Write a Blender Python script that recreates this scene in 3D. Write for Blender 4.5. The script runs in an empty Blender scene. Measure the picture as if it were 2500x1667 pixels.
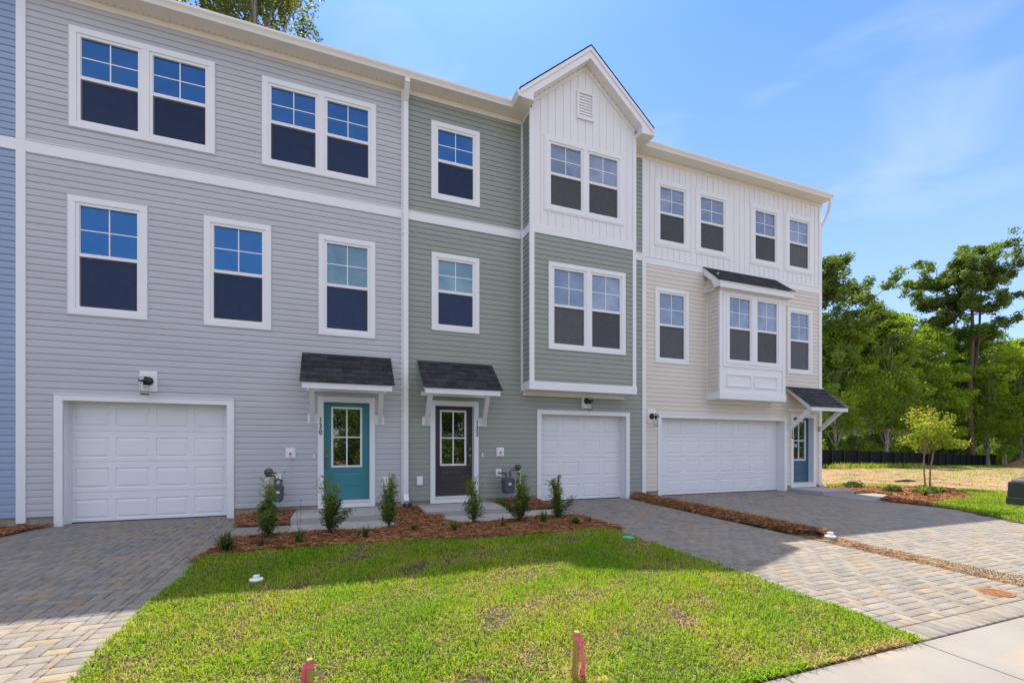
import bpy, math, random
import numpy as np
from mathutils import Vector, Matrix, noise as mnoise

# ------------------------------------------------------------------ camera, world, sun
scene = bpy.context.scene
COL = scene.collection
CAM_Y, CAM_H = -9.972, 1.33
YAW = math.radians(21.0615)
cam_data = bpy.data.cameras.new("camera")
cam = bpy.data.objects.new("camera", cam_data)
COL.objects.link(cam)
cam.location = (0.0, CAM_Y, CAM_H)
cam.rotation_euler = (math.radians(90), 0, -YAW)
cam_data.sensor_width = 36.0
cam_data.lens = 15.998
cam_data.shift_y = 0.10326
cam_data.clip_start = 0.05
cam_data.clip_end = 900
scene.camera = cam

SUN = Vector((0.105, 0.483, 1.0)).normalized()
SUN_EL = math.asin(SUN.z)
SUN_AZ = math.atan2(SUN.x, SUN.y)
world = bpy.data.worlds.new("World")
scene.world = world
world.use_nodes = True
wn, wl = world.node_tree.nodes, world.node_tree.links
wn.clear()
w_out = wn.new("ShaderNodeOutputWorld")
w_bg = wn.new("ShaderNodeBackground")
w_bg.inputs["Strength"].default_value = 0.15
sky = wn.new("ShaderNodeTexSky")
sky.sky_type = 'NISHITA'
sky.sun_disc = False
sky.sun_elevation = SUN_EL
sky.sun_rotation = SUN_AZ
sky.altitude = 0
sky.air_density = 1.0
sky.dust_density = 0.6
sky.ozone_density = 2.5
# thin high cloud, laid out by sky direction
tc = wn.new("ShaderNodeTexCoord")
mp = wn.new("ShaderNodeMapping")
mp.inputs["Scale"].default_value = (1.0, 1.6, 4.2)
mp.inputs["Rotation"].default_value = (0.0, 0.25, 0.5)
wl.new(tc.outputs["Generated"], mp.inputs["Vector"])
nz = wn.new("ShaderNodeTexNoise")
nz.inputs["Scale"].default_value = 2.1
nz.inputs["Detail"].default_value = 7
nz.inputs["Roughness"].default_value = 0.48
nz.inputs["Distortion"].default_value = 0.5
wl.new(mp.outputs["Vector"], nz.inputs["Vector"])
cr = wn.new("ShaderNodeValToRGB")
cr.color_ramp.elements[0].position = 0.56
cr.color_ramp.elements[0].color = (0, 0, 0, 1)
cr.color_ramp.elements[1].position = 0.78
cr.color_ramp.elements[1].color = (0.24, 0.24, 0.24, 1)
wl.new(nz.outputs["Fac"], cr.inputs["Fac"])
tint = wn.new("ShaderNodeMix"); tint.data_type = 'RGBA'; tint.blend_type = 'MULTIPLY'
tint.inputs["Factor"].default_value = 1.0
tint.inputs["B"].default_value = (0.37, 0.56, 0.84, 1)
wl.new(sky.outputs["Color"], tint.inputs["A"])
cm = wn.new("ShaderNodeMix"); cm.data_type = 'RGBA'
cm.inputs["B"].default_value = (3.6, 3.9, 4.4, 1)
wl.new(cr.outputs["Color"], cm.inputs["Factor"])
wl.new(tint.outputs["Result"], cm.inputs["A"])
# added white glow overhead, above the frame, to lift the open shade
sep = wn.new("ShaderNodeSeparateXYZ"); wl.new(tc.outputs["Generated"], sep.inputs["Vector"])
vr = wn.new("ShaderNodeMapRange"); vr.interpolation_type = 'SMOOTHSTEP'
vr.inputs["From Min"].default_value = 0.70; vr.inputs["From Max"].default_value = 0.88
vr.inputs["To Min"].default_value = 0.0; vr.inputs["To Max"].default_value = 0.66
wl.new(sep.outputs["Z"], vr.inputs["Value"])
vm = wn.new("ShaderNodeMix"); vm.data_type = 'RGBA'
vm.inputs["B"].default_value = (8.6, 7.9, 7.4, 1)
# added pale fill glow behind the camera, brightening the shaded walls
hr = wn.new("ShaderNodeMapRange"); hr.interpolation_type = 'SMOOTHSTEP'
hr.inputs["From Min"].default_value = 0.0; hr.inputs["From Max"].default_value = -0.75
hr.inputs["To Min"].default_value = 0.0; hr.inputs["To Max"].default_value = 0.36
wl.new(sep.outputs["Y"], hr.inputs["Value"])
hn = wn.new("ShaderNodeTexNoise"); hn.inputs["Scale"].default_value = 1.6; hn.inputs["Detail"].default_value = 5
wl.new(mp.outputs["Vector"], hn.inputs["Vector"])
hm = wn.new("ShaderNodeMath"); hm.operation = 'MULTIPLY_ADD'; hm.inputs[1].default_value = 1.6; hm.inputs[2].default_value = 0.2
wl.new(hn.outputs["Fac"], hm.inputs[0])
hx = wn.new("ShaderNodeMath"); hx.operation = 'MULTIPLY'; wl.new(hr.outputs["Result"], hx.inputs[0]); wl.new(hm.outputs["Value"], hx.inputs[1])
# whitening of the air towards the horizon
zr = wn.new("ShaderNodeMapRange"); zr.inputs["From Min"].default_value = 0.0; zr.inputs["From Max"].default_value = 0.66
zr.inputs["To Min"].default_value = 0.68; zr.inputs["To Max"].default_value = 0.0
wl.new(sep.outputs["Z"], zr.inputs["Value"])
zm = wn.new("ShaderNodeMix"); zm.data_type = 'RGBA'
zm.inputs["B"].default_value = (2.55, 3.1, 4.0, 1)
wl.new(zr.outputs["Result"], zm.inputs["Factor"]); wl.new(cm.outputs["Result"], zm.inputs["A"])
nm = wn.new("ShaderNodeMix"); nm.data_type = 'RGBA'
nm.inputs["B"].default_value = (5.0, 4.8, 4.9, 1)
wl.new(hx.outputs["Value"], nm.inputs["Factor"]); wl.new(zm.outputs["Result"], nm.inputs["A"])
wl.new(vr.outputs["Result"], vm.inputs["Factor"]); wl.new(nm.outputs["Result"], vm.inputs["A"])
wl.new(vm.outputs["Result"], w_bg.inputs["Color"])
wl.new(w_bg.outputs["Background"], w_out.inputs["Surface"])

sl = bpy.data.lights.new("sun", 'SUN')
sl.energy = 4.2
sl.angle = math.radians(0.55)
sl.color = (1.0, 0.89, 0.74)
so = bpy.data.objects.new("sun", sl)
so.rotation_euler = SUN.to_track_quat('Z', 'Y').to_euler()
so.location = (0, 0, 40)
COL.objects.link(so)

scene.view_settings.view_transform = 'Standard'
scene.view_settings.look = 'None'
scene.view_settings.gamma = 1.0
scene.view_settings.exposure = 1.0
scene.render.engine = 'CYCLES'
scene.cycles.max_bounces = 7
scene.cycles.transparent_max_bounces = 8

# ------------------------------------------------------------------ materials
MATS = {}
def nodemat(name):
    m = bpy.data.materials.new(name); m.use_nodes = True
    MATS[name] = m
    nt = m.node_tree
    return m, nt.nodes, nt.links, nt.nodes["Principled BSDF"]

def mat(name, col, rough=0.5, var=0.04, vscale=3.0, bump=0.0, bscale=40.0, metal=0.0, spec=0.5, stretch=(1, 1, 1), streak=0.0):
    """painted / plain surface with gentle mottling and optional bump"""
    m, n, l, b = nodemat(name)
    b.inputs["Roughness"].default_value = rough
    b.inputs["Metallic"].default_value = metal
    b.inputs["Specular IOR Level"].default_value = spec
    t = n.new("ShaderNodeTexCoord")
    mpn = n.new("ShaderNodeMapping"); mpn.inputs["Scale"].default_value = stretch
    l.new(t.outputs["Object"], mpn.inputs["Vector"])
    a = n.new("ShaderNodeTexNoise"); a.inputs["Scale"].default_value = vscale
    a.inputs["Detail"].default_value = 5
    l.new(mpn.outputs["Vector"], a.inputs["Vector"])
    r = n.new("ShaderNodeValToRGB")
    r.color_ramp.elements[0].position = 0.3; r.color_ramp.elements[1].position = 0.7
    r.color_ramp.elements[0].color = tuple(c * (1 - var) for c in col) + (1,)
    r.color_ramp.elements[1].color = tuple(min(1, c * (1 + var)) for c in col) + (1,)
    l.new(a.outputs["Fac"], r.inputs["Fac"])
    l.new(r.outputs["Color"], b.inputs["Base Color"])
    if bump > 0:
        c = n.new("ShaderNodeTexNoise"); c.inputs["Scale"].default_value = bscale; c.inputs["Detail"].default_value = 4
        l.new(mpn.outputs["Vector"], c.inputs["Vector"])
        bp = n.new("ShaderNodeBump"); bp.inputs["Strength"].default_value = bump; bp.inputs["Distance"].default_value = 0.004
        l.new(c.outputs["Fac"], bp.inputs["Height"]); l.new(bp.outputs["Normal"], b.inputs["Normal"])
    return m

def attr_mat(name, rough=0.6, trans=0.0, mul=(1, 1, 1), bump=0.0, bscale=60, spec=0.3, noisevar=0.0, nscale=25):
    """colour comes from a colour attribute on the mesh (each blade / leaf / paver has its own)"""
    m, n, l, b = nodemat(name)
    at = n.new("ShaderNodeAttribute"); at.attribute_name = "Col"
    out = at.outputs["Color"]
    if noisevar > 0:
        t = n.new("ShaderNodeTexCoord")
        a = n.new("ShaderNodeTexNoise"); a.inputs["Scale"].default_value = nscale; a.inputs["Detail"].default_value = 6
        l.new(t.outputs["Object"], a.inputs["Vector"])
        mr = n.new("ShaderNodeMapRange"); mr.inputs["From Min"].default_value = .3; mr.inputs["From Max"].default_value = .7
        mr.inputs["To Min"].default_value = 1 - noisevar; mr.inputs["To Max"].default_value = 1 + noisevar
        l.new(a.outputs["Fac"], mr.inputs["Value"])
        mx = n.new("ShaderNodeMix"); mx.data_type = 'RGBA'; mx.blend_type = 'MULTIPLY'; mx.inputs["Factor"].default_value = 1
        l.new(out, mx.inputs["A"]); l.new(mr.outputs["Result"], mx.inputs["B"])
        out = mx.outputs["Result"]
    l.new(out, b.inputs["Base Color"])
    b.inputs["Roughness"].default_value = rough
    b.inputs["Specular IOR Level"].default_value = spec
    if bump > 0:
        t2 = n.new("ShaderNodeTexCoord")
        c = n.new("ShaderNodeTexNoise"); c.inputs["Scale"].default_value = bscale; c.inputs["Detail"].default_value = 5
        l.new(t2.outputs["Object"], c.inputs["Vector"])
        bp = n.new("ShaderNodeBump"); bp.inputs["Strength"].default_value = bump; bp.inputs["Distance"].default_value = 0.004
        l.new(c.outputs["Fac"], bp.inputs["Height"]); l.new(bp.outputs["Normal"], b.inputs["Normal"])
    if trans > 0:
        tr = n.new("ShaderNodeBsdfTranslucent")
        mc = n.new("ShaderNodeMix"); mc.data_type = 'RGBA'; mc.blend_type = 'MULTIPLY'; mc.inputs["Factor"].default_value = 1
        mc.inputs["B"].default_value = (1.25, 1.2, 0.55, 1)
        l.new(out, mc.inputs["A"]); l.new(mc.outputs["Result"], tr.inputs["Color"])
        ms = n.new("ShaderNodeMixShader"); ms.inputs["Fac"].default_value = trans
        l.new(b.outputs["BSDF"], ms.inputs[1]); l.new(tr.outputs["BSDF"], ms.inputs[2])
        l.new(ms.outputs["Shader"], n["Material Output"].inputs["Surface"])
    return m

def glass_mat(name, base, gloss=0.30, tintc=(0.10, 0.38, 0.85), rough=0.015, bump=0.10, vs=2.2, vd=0.8, vamt=0.35):
    m, n, l, b = nodemat(name)
    b.inputs["Base Color"].default_value = base + (1,)
    b.inputs["Roughness"].default_value = 0.6
    b.inputs["Specular IOR Level"].default_value = 0.0
    g = n.new("ShaderNodeBsdfGlossy"); g.inputs["Color"].default_value = tintc + (1,); g.inputs["Roughness"].default_value = rough
    fr = n.new("ShaderNodeLayerWeight"); fr.inputs["Blend"].default_value = 0.25
    mr = n.new("ShaderNodeMapRange"); mr.inputs["From Min"].default_value = 0; mr.inputs["From Max"].default_value = 1
    mr.inputs["To Min"].default_value = gloss; mr.inputs["To Max"].default_value = min(1, gloss + 0.55)
    l.new(fr.outputs["Fresnel"], mr.inputs["Value"])
    ms = n.new("ShaderNodeMixShader")
    l.new(mr.outputs["Result"], ms.inputs["Fac"]); l.new(b.outputs["BSDF"], ms.inputs[1]); l.new(g.outputs["BSDF"], ms.inputs[2])
    t = n.new("ShaderNodeTexCoord")
    oi = n.new("ShaderNodeObjectInfo")
    ad = n.new("ShaderNodeVectorMath"); ad.operation = 'ADD'
    l.new(t.outputs["Object"], ad.inputs[0]); l.new(oi.outputs["Location"], ad.inputs[1])
    # base colour varied by noise: faint interior and painted cloud reflections
    v = n.new("ShaderNodeTexNoise"); v.inputs["Scale"].default_value = vs; v.inputs["Detail"].default_value = 4; v.inputs["Distortion"].default_value = vd
    l.new(ad.outputs["Vector"], v.inputs["Vector"])
    rr = n.new("ShaderNodeMapRange"); rr.inputs["From Min"].default_value = .3; rr.inputs["From Max"].default_value = .7
    rr.inputs["To Min"].default_value = 1 - vamt; rr.inputs["To Max"].default_value = 1 + vamt
    l.new(v.outputs["Fac"], rr.inputs["Value"])
    rm = n.new("ShaderNodeMath"); rm.operation = 'MULTIPLY_ADD'; rm.inputs[1].default_value = 0.5; rm.inputs[2].default_value = 0.75
    l.new(oi.outputs["Random"], rm.inputs[0])
    r2 = n.new("ShaderNodeMath"); r2.operation = 'MULTIPLY'; l.new(rr.outputs["Result"], r2.inputs[0]); l.new(rm.outputs["Value"], r2.inputs[1])
    bc = n.new("ShaderNodeMix"); bc.data_type = 'RGBA'; bc.blend_type = 'MULTIPLY'; bc.inputs["Factor"].default_value = 1
    bc.inputs["A"].default_value = base + (1,); l.new(r2.outputs["Value"], bc.inputs["B"]); l.new(bc.outputs["Result"], b.inputs["Base Color"])
    c = n.new("ShaderNodeTexNoise"); c.inputs["Scale"].default_value = 1.7; c.inputs["Detail"].default_value = 1
    l.new(ad.outputs["Vector"], c.inputs["Vector"])
    bp = n.new("ShaderNodeBump"); bp.inputs["Strength"].default_value = bump; bp.inputs["Distance"].default_value = 0.05
    l.new(c.outputs["Fac"], bp.inputs["Height"]); l.new(bp.outputs["Normal"], g.inputs["Normal"])
    l.new(ms.outputs["Shader"], n["Material Output"].inputs["Surface"])
    return m

mat("siding_grey", (0.485, 0.488, 0.503), 0.42, 0.045, 1.3, 0.15, 60, stretch=(0.4, 1, 3))
mat("siding_green", (0.285, 0.315, 0.268), 0.42, 0.045, 1.3, 0.15, 60, stretch=(0.4, 1, 3))
mat("siding_blue", (0.27, 0.36, 0.50), 0.42, 0.03, 1.3, 0.15, 60, stretch=(0.4, 1, 3))
mat("siding_beige", (0.70, 0.635, 0.555), 0.42, 0.03, 1.3, 0.15, 60, stretch=(0.4, 1, 3))
mat("vinyl_white", (0.80, 0.79, 0.78), 0.45, 0.015, 1.5, 0.08, 50)
mat("trim_white", (0.80, 0.80, 0.80), 0.4, 0.015, 2.0, 0.05, 50)
mat("soffit_white", (0.80, 0.77, 0.72), 0.5, 0.02, 2.0)
mat("garage_white", (0.79, 0.80, 0.81), 0.35, 0.012, 2.0, 0.25, 300)
mat("foundation", (0.34, 0.29, 0.23), 0.85, 0.14, 6, 0.6, 60)
mat("dark_gap", (0.02, 0.02, 0.02), 0.9)
mat("door_teal", (0.045, 0.235, 0.27), 0.35, 0.02, 2)
mat("door_brown", (0.045, 0.037, 0.036), 0.4, 0.03, 2)
mat("door_blue", (0.04, 0.115, 0.20), 0.38, 0.02, 2)
mat("bronze", (0.36, 0.25, 0.13), 0.35, 0.1, 10, metal=0.8)
mat("black_metal", (0.015, 0.015, 0.017), 0.4, 0.1, 10)
mat("screen_frame", (0.10, 0.095, 0.085), 0.6)
mat("digit_black", (0.012, 0.012, 0.012), 0.5)
mat("meter_grey", (0.06, 0.08, 0.092), 0.5, 0.1, 12)
mat("pipe_white", (0.62, 0.62, 0.56), 0.5, 0.03, 5)
mat("plastic_white", (0.8, 0.8, 0.79), 0.45, 0.01)
mat("red_cap", (0.45, 0.03, 0.02), 0.5)
mat("wire_white", (0.7, 0.66, 0.55), 0.6)
mat("ribbon_pink", (1.0, 0.13, 0.24), 0.45, 0.08, 30)
mat("stake_wood", (0.42, 0.25, 0.07), 0.75, 0.2, 14, 0.4, 80, stretch=(4, 4, 0.4))
mat("rusty_iron", (0.27, 0.115, 0.030), 0.8, 0.25, 20, 0.5, 90)
mat("valve_plate", (0.50, 0.27, 0.10), 0.7, 0.15, 12, 0.3, 60)
mat("teal_plastic", (0.05, 0.42, 0.33), 0.5)
mat("transformer_green", (0.022, 0.032, 0.030), 0.42, 0.12, 5)
mat("fence_black", (0.010, 0.010, 0.012), 0.85, 0.2, 2, 0.3, 12, spec=0.1)
mat("fence_post", (0.005, 0.005, 0.006), 0.7)
mat("street", (0.16, 0.155, 0.15), 0.9, 0.12, 3, 0.6, 80)
mat("bark_pine", (0.13, 0.085, 0.065), 0.9, 0.35, 4, 0.9, 14, stretch=(3, 3, 0.7))
mat("bark_grey", (0.36, 0.33, 0.30), 0.9, 0.3, 3, 0.7, 14, stretch=(3, 3, 0.6))
mat("bark_tan", (0.28, 0.19, 0.11), 0.8, 0.2, 8, 0.4, 40)
mat("stem_brown", (0.07, 0.05, 0.03), 0.8, 0.2, 20)
mat("flower_purple", (0.45, 0.22, 0.62), 0.6)
mat("flower_stem", (0.12, 0.16, 0.09), 0.6)
mat("soil_dark", (0.055, 0.036, 0.024), 0.95, 0.4, 20, 0.9, 60)
attr_mat("pavers", 0.8, bump=0.5, bscale=55, noisevar=0.13, nscale=14, spec=0.25)
attr_mat("grass_blades", 0.55, trans=0.42, spec=0.25)
attr_mat("leaves", 0.5, trans=0.52, spec=0.3)
attr_mat("needles", 0.55, trans=0.38, spec=0.25)
attr_mat("pine_straw", 0.75, spec=0.12)
attr_mat("gravel_stone", 0.85, spec=0.2)
glass_mat("window_glass", (0.03, 0.04, 0.055))
glass_mat("window_glass_pale", (0.20, 0.22, 0.235), gloss=0.22, tintc=(0.45, 0.6, 0.85))
glass_mat("screen_mesh", (0.022, 0.030, 0.055), gloss=0.03, tintc=(0.4, 0.5, 0.8), rough=0.10, bump=0.25, vs=3.0, vd=2.5, vamt=0.13)
glass_mat("screen_mesh_pale", (0.078, 0.080, 0.078), gloss=0.03, tintc=(0.6, 0.6, 0.65), rough=0.10, bump=0.25, vs=3.0, vd=2.5, vamt=0.13)
glass_mat("window_glass_cloud_reflection", (0.13, 0.19, 0.17), gloss=0.24, tintc=(0.35, 0.55, 0.75), vs=1.5, vamt=0.5)  # grey-green base colour stands in for reflected cloud
glass_mat("door_glass", (0.012, 0.012, 0.010), gloss=0.20, tintc=(0.8, 0.9, 0.85), rough=0.01, bump=0.06)

def lantern_glass():
    m, n, l, b = nodemat("clear_glass")
    tr = n.new("ShaderNodeBsdfTransparent"); tr.inputs["Color"].default_value = (0.93, 0.94, 0.93, 1)
    g = n.new("ShaderNodeBsdfGlossy"); g.inputs["Roughness"].default_value = 0.02
    lw = n.new("ShaderNodeLayerWeight"); lw.inputs["Blend"].default_value = 0.06
    ms = n.new("ShaderNodeMixShader")
    l.new(lw.outputs["Fresnel"], ms.inputs["Fac"]); l.new(tr.outputs["BSDF"], ms.inputs[1]); l.new(g.outputs["BSDF"], ms.inputs[2])
    l.new(ms.outputs["Shader"], n["Material Output"].inputs["Surface"])
lantern_glass()

def shingle_mat():
    m, n, l, b = nodemat("shingles")
    b.inputs["Roughness"].default_value = 0.9
    b.inputs["Specular IOR Level"].default_value = 0.25
    t = n.new("ShaderNodeTexCoord")
    br = n.new("ShaderNodeTexBrick")
    br.offset = 0.37; br.offset_frequency = 2; br.squash = 1.3; br.squash_frequency = 3
    br.inputs["Color1"].default_value = (0.020, 0.020, 0.024, 1)
    br.inputs["Color2"].default_value = (0.050, 0.048, 0.054, 1)
    br.inputs["Mortar"].default_value = (0.008, 0.008, 0.009, 1)
    br.inputs["Scale"].default_value = 1.0
    br.inputs["Mortar Size"].default_value = 0.004
    br.inputs["Brick Width"].default_value = 0.17
    br.inputs["Row Height"].default_value = 0.135
    l.new(t.outputs["UV"], br.inputs["Vector"])
    ns = n.new("ShaderNodeTexNoise"); ns.inputs["Scale"].default_value = 90; ns.inputs["Detail"].default_value = 3
    l.new(t.outputs["Object"], ns.inputs["Vector"])
    mr = n.new("ShaderNodeMapRange"); mr.inputs["From Min"].default_value = .3; mr.inputs["From Max"].default_value = .7
    mr.inputs["To Min"].default_value = 0.7; mr.inputs["To Max"].default_value = 1.4
    l.new(ns.outputs["Fac"], mr.inputs["Value"])
    mx = n.new("ShaderNodeMix"); mx.data_type = 'RGBA'; mx.blend_type = 'MULTIPLY'; mx.inputs["Factor"].default_value = 1
    l.new(br.outputs["Color"], mx.inputs["A"]); l.new(mr.outputs["Result"], mx.inputs["B"])
    l.new(mx.outputs["Result"], b.inputs["Base Color"])
    bp = n.new("ShaderNodeBump"); bp.inputs["Strength"].default_value = 0.8; bp.inputs["Distance"].default_value = 0.006
    l.new(ns.outputs["Fac"], bp.inputs["Height"]); l.new(bp.outputs["Normal"], b.inputs["Normal"])
shingle_mat()

def concrete_mat(name, col, stain=(0.42, 0.30, 0.18), amt=0.35):
    m, n, l, b = nodemat(name)
    b.inputs["Roughness"].default_value = 0.85
    b.inputs["Specular IOR Level"].default_value = 0.25
    t = n.new("ShaderNodeTexCoord")
    a = n.new("ShaderNodeTexNoise"); a.inputs["Scale"].default_value = 1.6; a.inputs["Detail"].default_value = 7
    s = n.new("ShaderNodeTexNoise"); s.inputs["Scale"].default_value = 45; s.inputs["Detail"].default_value = 4
    st = n.new("ShaderNodeTexNoise"); st.inputs["Scale"].default_value = 0.9; st.inputs["Detail"].default_value = 6
    mpn = n.new("ShaderNodeMapping"); mpn.inputs["Location"].default_value = (7, 3, 0); mpn.inputs["Scale"].default_value = (1, 2.2, 1)
    for x in (a, s): l.new(t.outputs["Object"], x.inputs["Vector"])
    l.new(t.outputs["Object"], mpn.inputs["Vector"]); l.new(mpn.outputs["Vector"], st.inputs["Vector"])
    r = n.new("ShaderNodeValToRGB"); r.color_ramp.elements[0].position = .35; r.color_ramp.elements[1].position = .7
    r.color_ramp.elements[0].color = tuple(c * .9 for c in col) + (1,); r.color_ramp.elements[1].color = tuple(c * 1.07 for c in col) + (1,)
    l.new(a.outputs["Fac"], r.inputs["Fac"])
    mr = n.new("ShaderNodeMapRange"); mr.inputs["From Min"].default_value = .55; mr.inputs["From Max"].default_value = .75
    mr.inputs["To Min"].default_value = 0; mr.inputs["To Max"].default_value = amt
    l.new(st.outputs["Fac"], mr.inputs["Value"])
    mx = n.new("ShaderNodeMix"); mx.data_type = 'RGBA'; mx.inputs["B"].default_value = stain + (1,)
    l.new(mr.outputs["Result"], mx.inputs["Factor"]); l.new(r.outputs["Color"], mx.inputs["A"])
    l.new(mx.outputs["Result"], b.inputs["Base Color"])
    mb_ = n.new("ShaderNodeMapping"); mb_.inputs["Scale"].default_value = (60, 2.5, 1)
    l.new(t.outputs["Object"], mb_.inputs["Vector"])
    br = n.new("ShaderNodeTexNoise"); br.inputs["Scale"].default_value = 1.0; br.inputs["Detail"].default_value = 3
    l.new(mb_.outputs["Vector"], br.inputs["Vector"])
    sm_ = n.new("ShaderNodeMath"); sm_.operation = 'ADD'; l.new(s.outputs["Fac"], sm_.inputs[0]); l.new(br.outputs["Fac"], sm_.inputs[1])
    bp = n.new("ShaderNodeBump"); bp.inputs["Strength"].default_value = 0.35; bp.inputs["Distance"].default_value = 0.003
    l.new(sm_.outputs["Value"], bp.inputs["Height"]); l.new(bp.outputs["Normal"], b.inputs["Normal"])
concrete_mat("concrete_walk", (0.245, 0.235, 0.22))
concrete_mat("concrete_step", (0.38, 0.37, 0.355), amt=0.15)

def dirt_mat():
    m, n, l, b = nodemat("field_dirt")
    b.inputs["Roughness"].default_value = 0.95
    b.inputs["Specular IOR Level"].default_value = 0.1
    t = n.new("ShaderNodeTexCoord")
    def noise(sc, det, loc=(0, 0, 0), stretch=(1, 1, 1)):
        mpn = n.new("ShaderNodeMapping"); mpn.inputs["Location"].default_value = loc; mpn.inputs["Scale"].default_value = stretch
        l.new(t.outputs["Object"], mpn.inputs["Vector"])
        a = n.new("ShaderNodeTexNoise"); a.inputs["Scale"].default_value = sc; a.inputs["Detail"].default_value = det
        a.inputs["Roughness"].default_value = 0.65
        l.new(mpn.outputs["Vector"], a.inputs["Vector"]); return a
    a = noise(0.9, 9); g = noise(0.22, 6, (13, 4, 0)); s = noise(14, 5, (2, 0, 0))
    r = n.new("ShaderNodeValToRGB")
    e = r.color_ramp.elements
    e[0].position = .30; e[0].color = (0.09, 0.058, 0.034, 1)
    e[1].position = .72; e[1].color = (0.34, 0.26, 0.165, 1)
    e2 = e.new(.47); e2.color = (0.26, 0.175, 0.10, 1)
    l.new(a.outputs["Fac"], r.inputs["Fac"])
    mr = n.new("ShaderNodeMapRange"); mr.inputs["From Min"].default_value = .52; mr.inputs["From Max"].default_value = .70
    mr.inputs["To Min"].default_value = 0; mr.inputs["To Max"].default_value = 0.75
    l.new(g.outputs["Fac"], mr.inputs["Value"])
    mx = n.new("ShaderNodeMix"); mx.data_type = 'RGBA'; mx.inputs["B"].default_value = (0.17, 0.19, 0.045, 1)
    l.new(mr.outputs["Result"], mx.inputs["Factor"]); l.new(r.outputs["Color"], mx.inputs["A"])
    mr2 = n.new("ShaderNodeMapRange"); mr2.inputs["From Min"].default_value = .3; mr2.inputs["From Max"].default_value = .7
    mr2.inputs["To Min"].default_value = .72; mr2.inputs["To Max"].default_value = 1.25
    l.new(s.outputs["Fac"], mr2.inputs["Value"])
    m2 = n.new("ShaderNodeMix"); m2.data_type = 'RGBA'; m2.blend_type = 'MULTIPLY'; m2.inputs["Factor"].default_value = 1
    l.new(mx.outputs["Result"], m2.inputs["A"]); l.new(mr2.outputs["Result"], m2.inputs["B"])
    l.new(m2.outputs["Result"], b.inputs["Base Color"])
    bp = n.new("ShaderNodeBump"); bp.inputs["Strength"].default_value = 1.0; bp.inputs["Distance"].default_value = 0.05
    l.new(a.outputs["Fac"], bp.inputs["Height"]); l.new(bp.outputs["Normal"], b.inputs["Normal"])
dirt_mat()

# ------------------------------------------------------------------ object helpers
def world_loc(o):
    v = Vector((0, 0, 0))
    while o is not None:
        v = v + o.location; o = o.parent
    return v

def tag(o, label=None, cat=None, group=None, kind=None):
    if label: o["label"] = label
    if cat: o["category"] = cat
    if group: o["group"] = group
    if kind: o["kind"] = kind
    return o

def thing(name, label, cat, loc=(0, 0, 0), group=None):
    o = bpy.data.objects.new(name, None)
    o.empty_display_size = 0.3
    COL.objects.link(o); o.location = loc
    return tag(o, label, cat, group)

def copy_thing(root, loc, rz=0.0, sc=1.0, label=None, group=None):
    r = root.copy(); COL.objects.link(r)
    r.location = loc; r.rotation_euler = (0, 0, rz)
    r.scale = (sc, sc, sc) if not isinstance(sc, tuple) else sc
    if label: r["label"] = label
    if group: r["group"] = group
    def rec(src, dst):
        for ch in list(src.children):
            c = ch.copy(); COL.objects.link(c); c.parent = dst
            rec(ch, c)
    rec(root, r)
    return r

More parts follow.
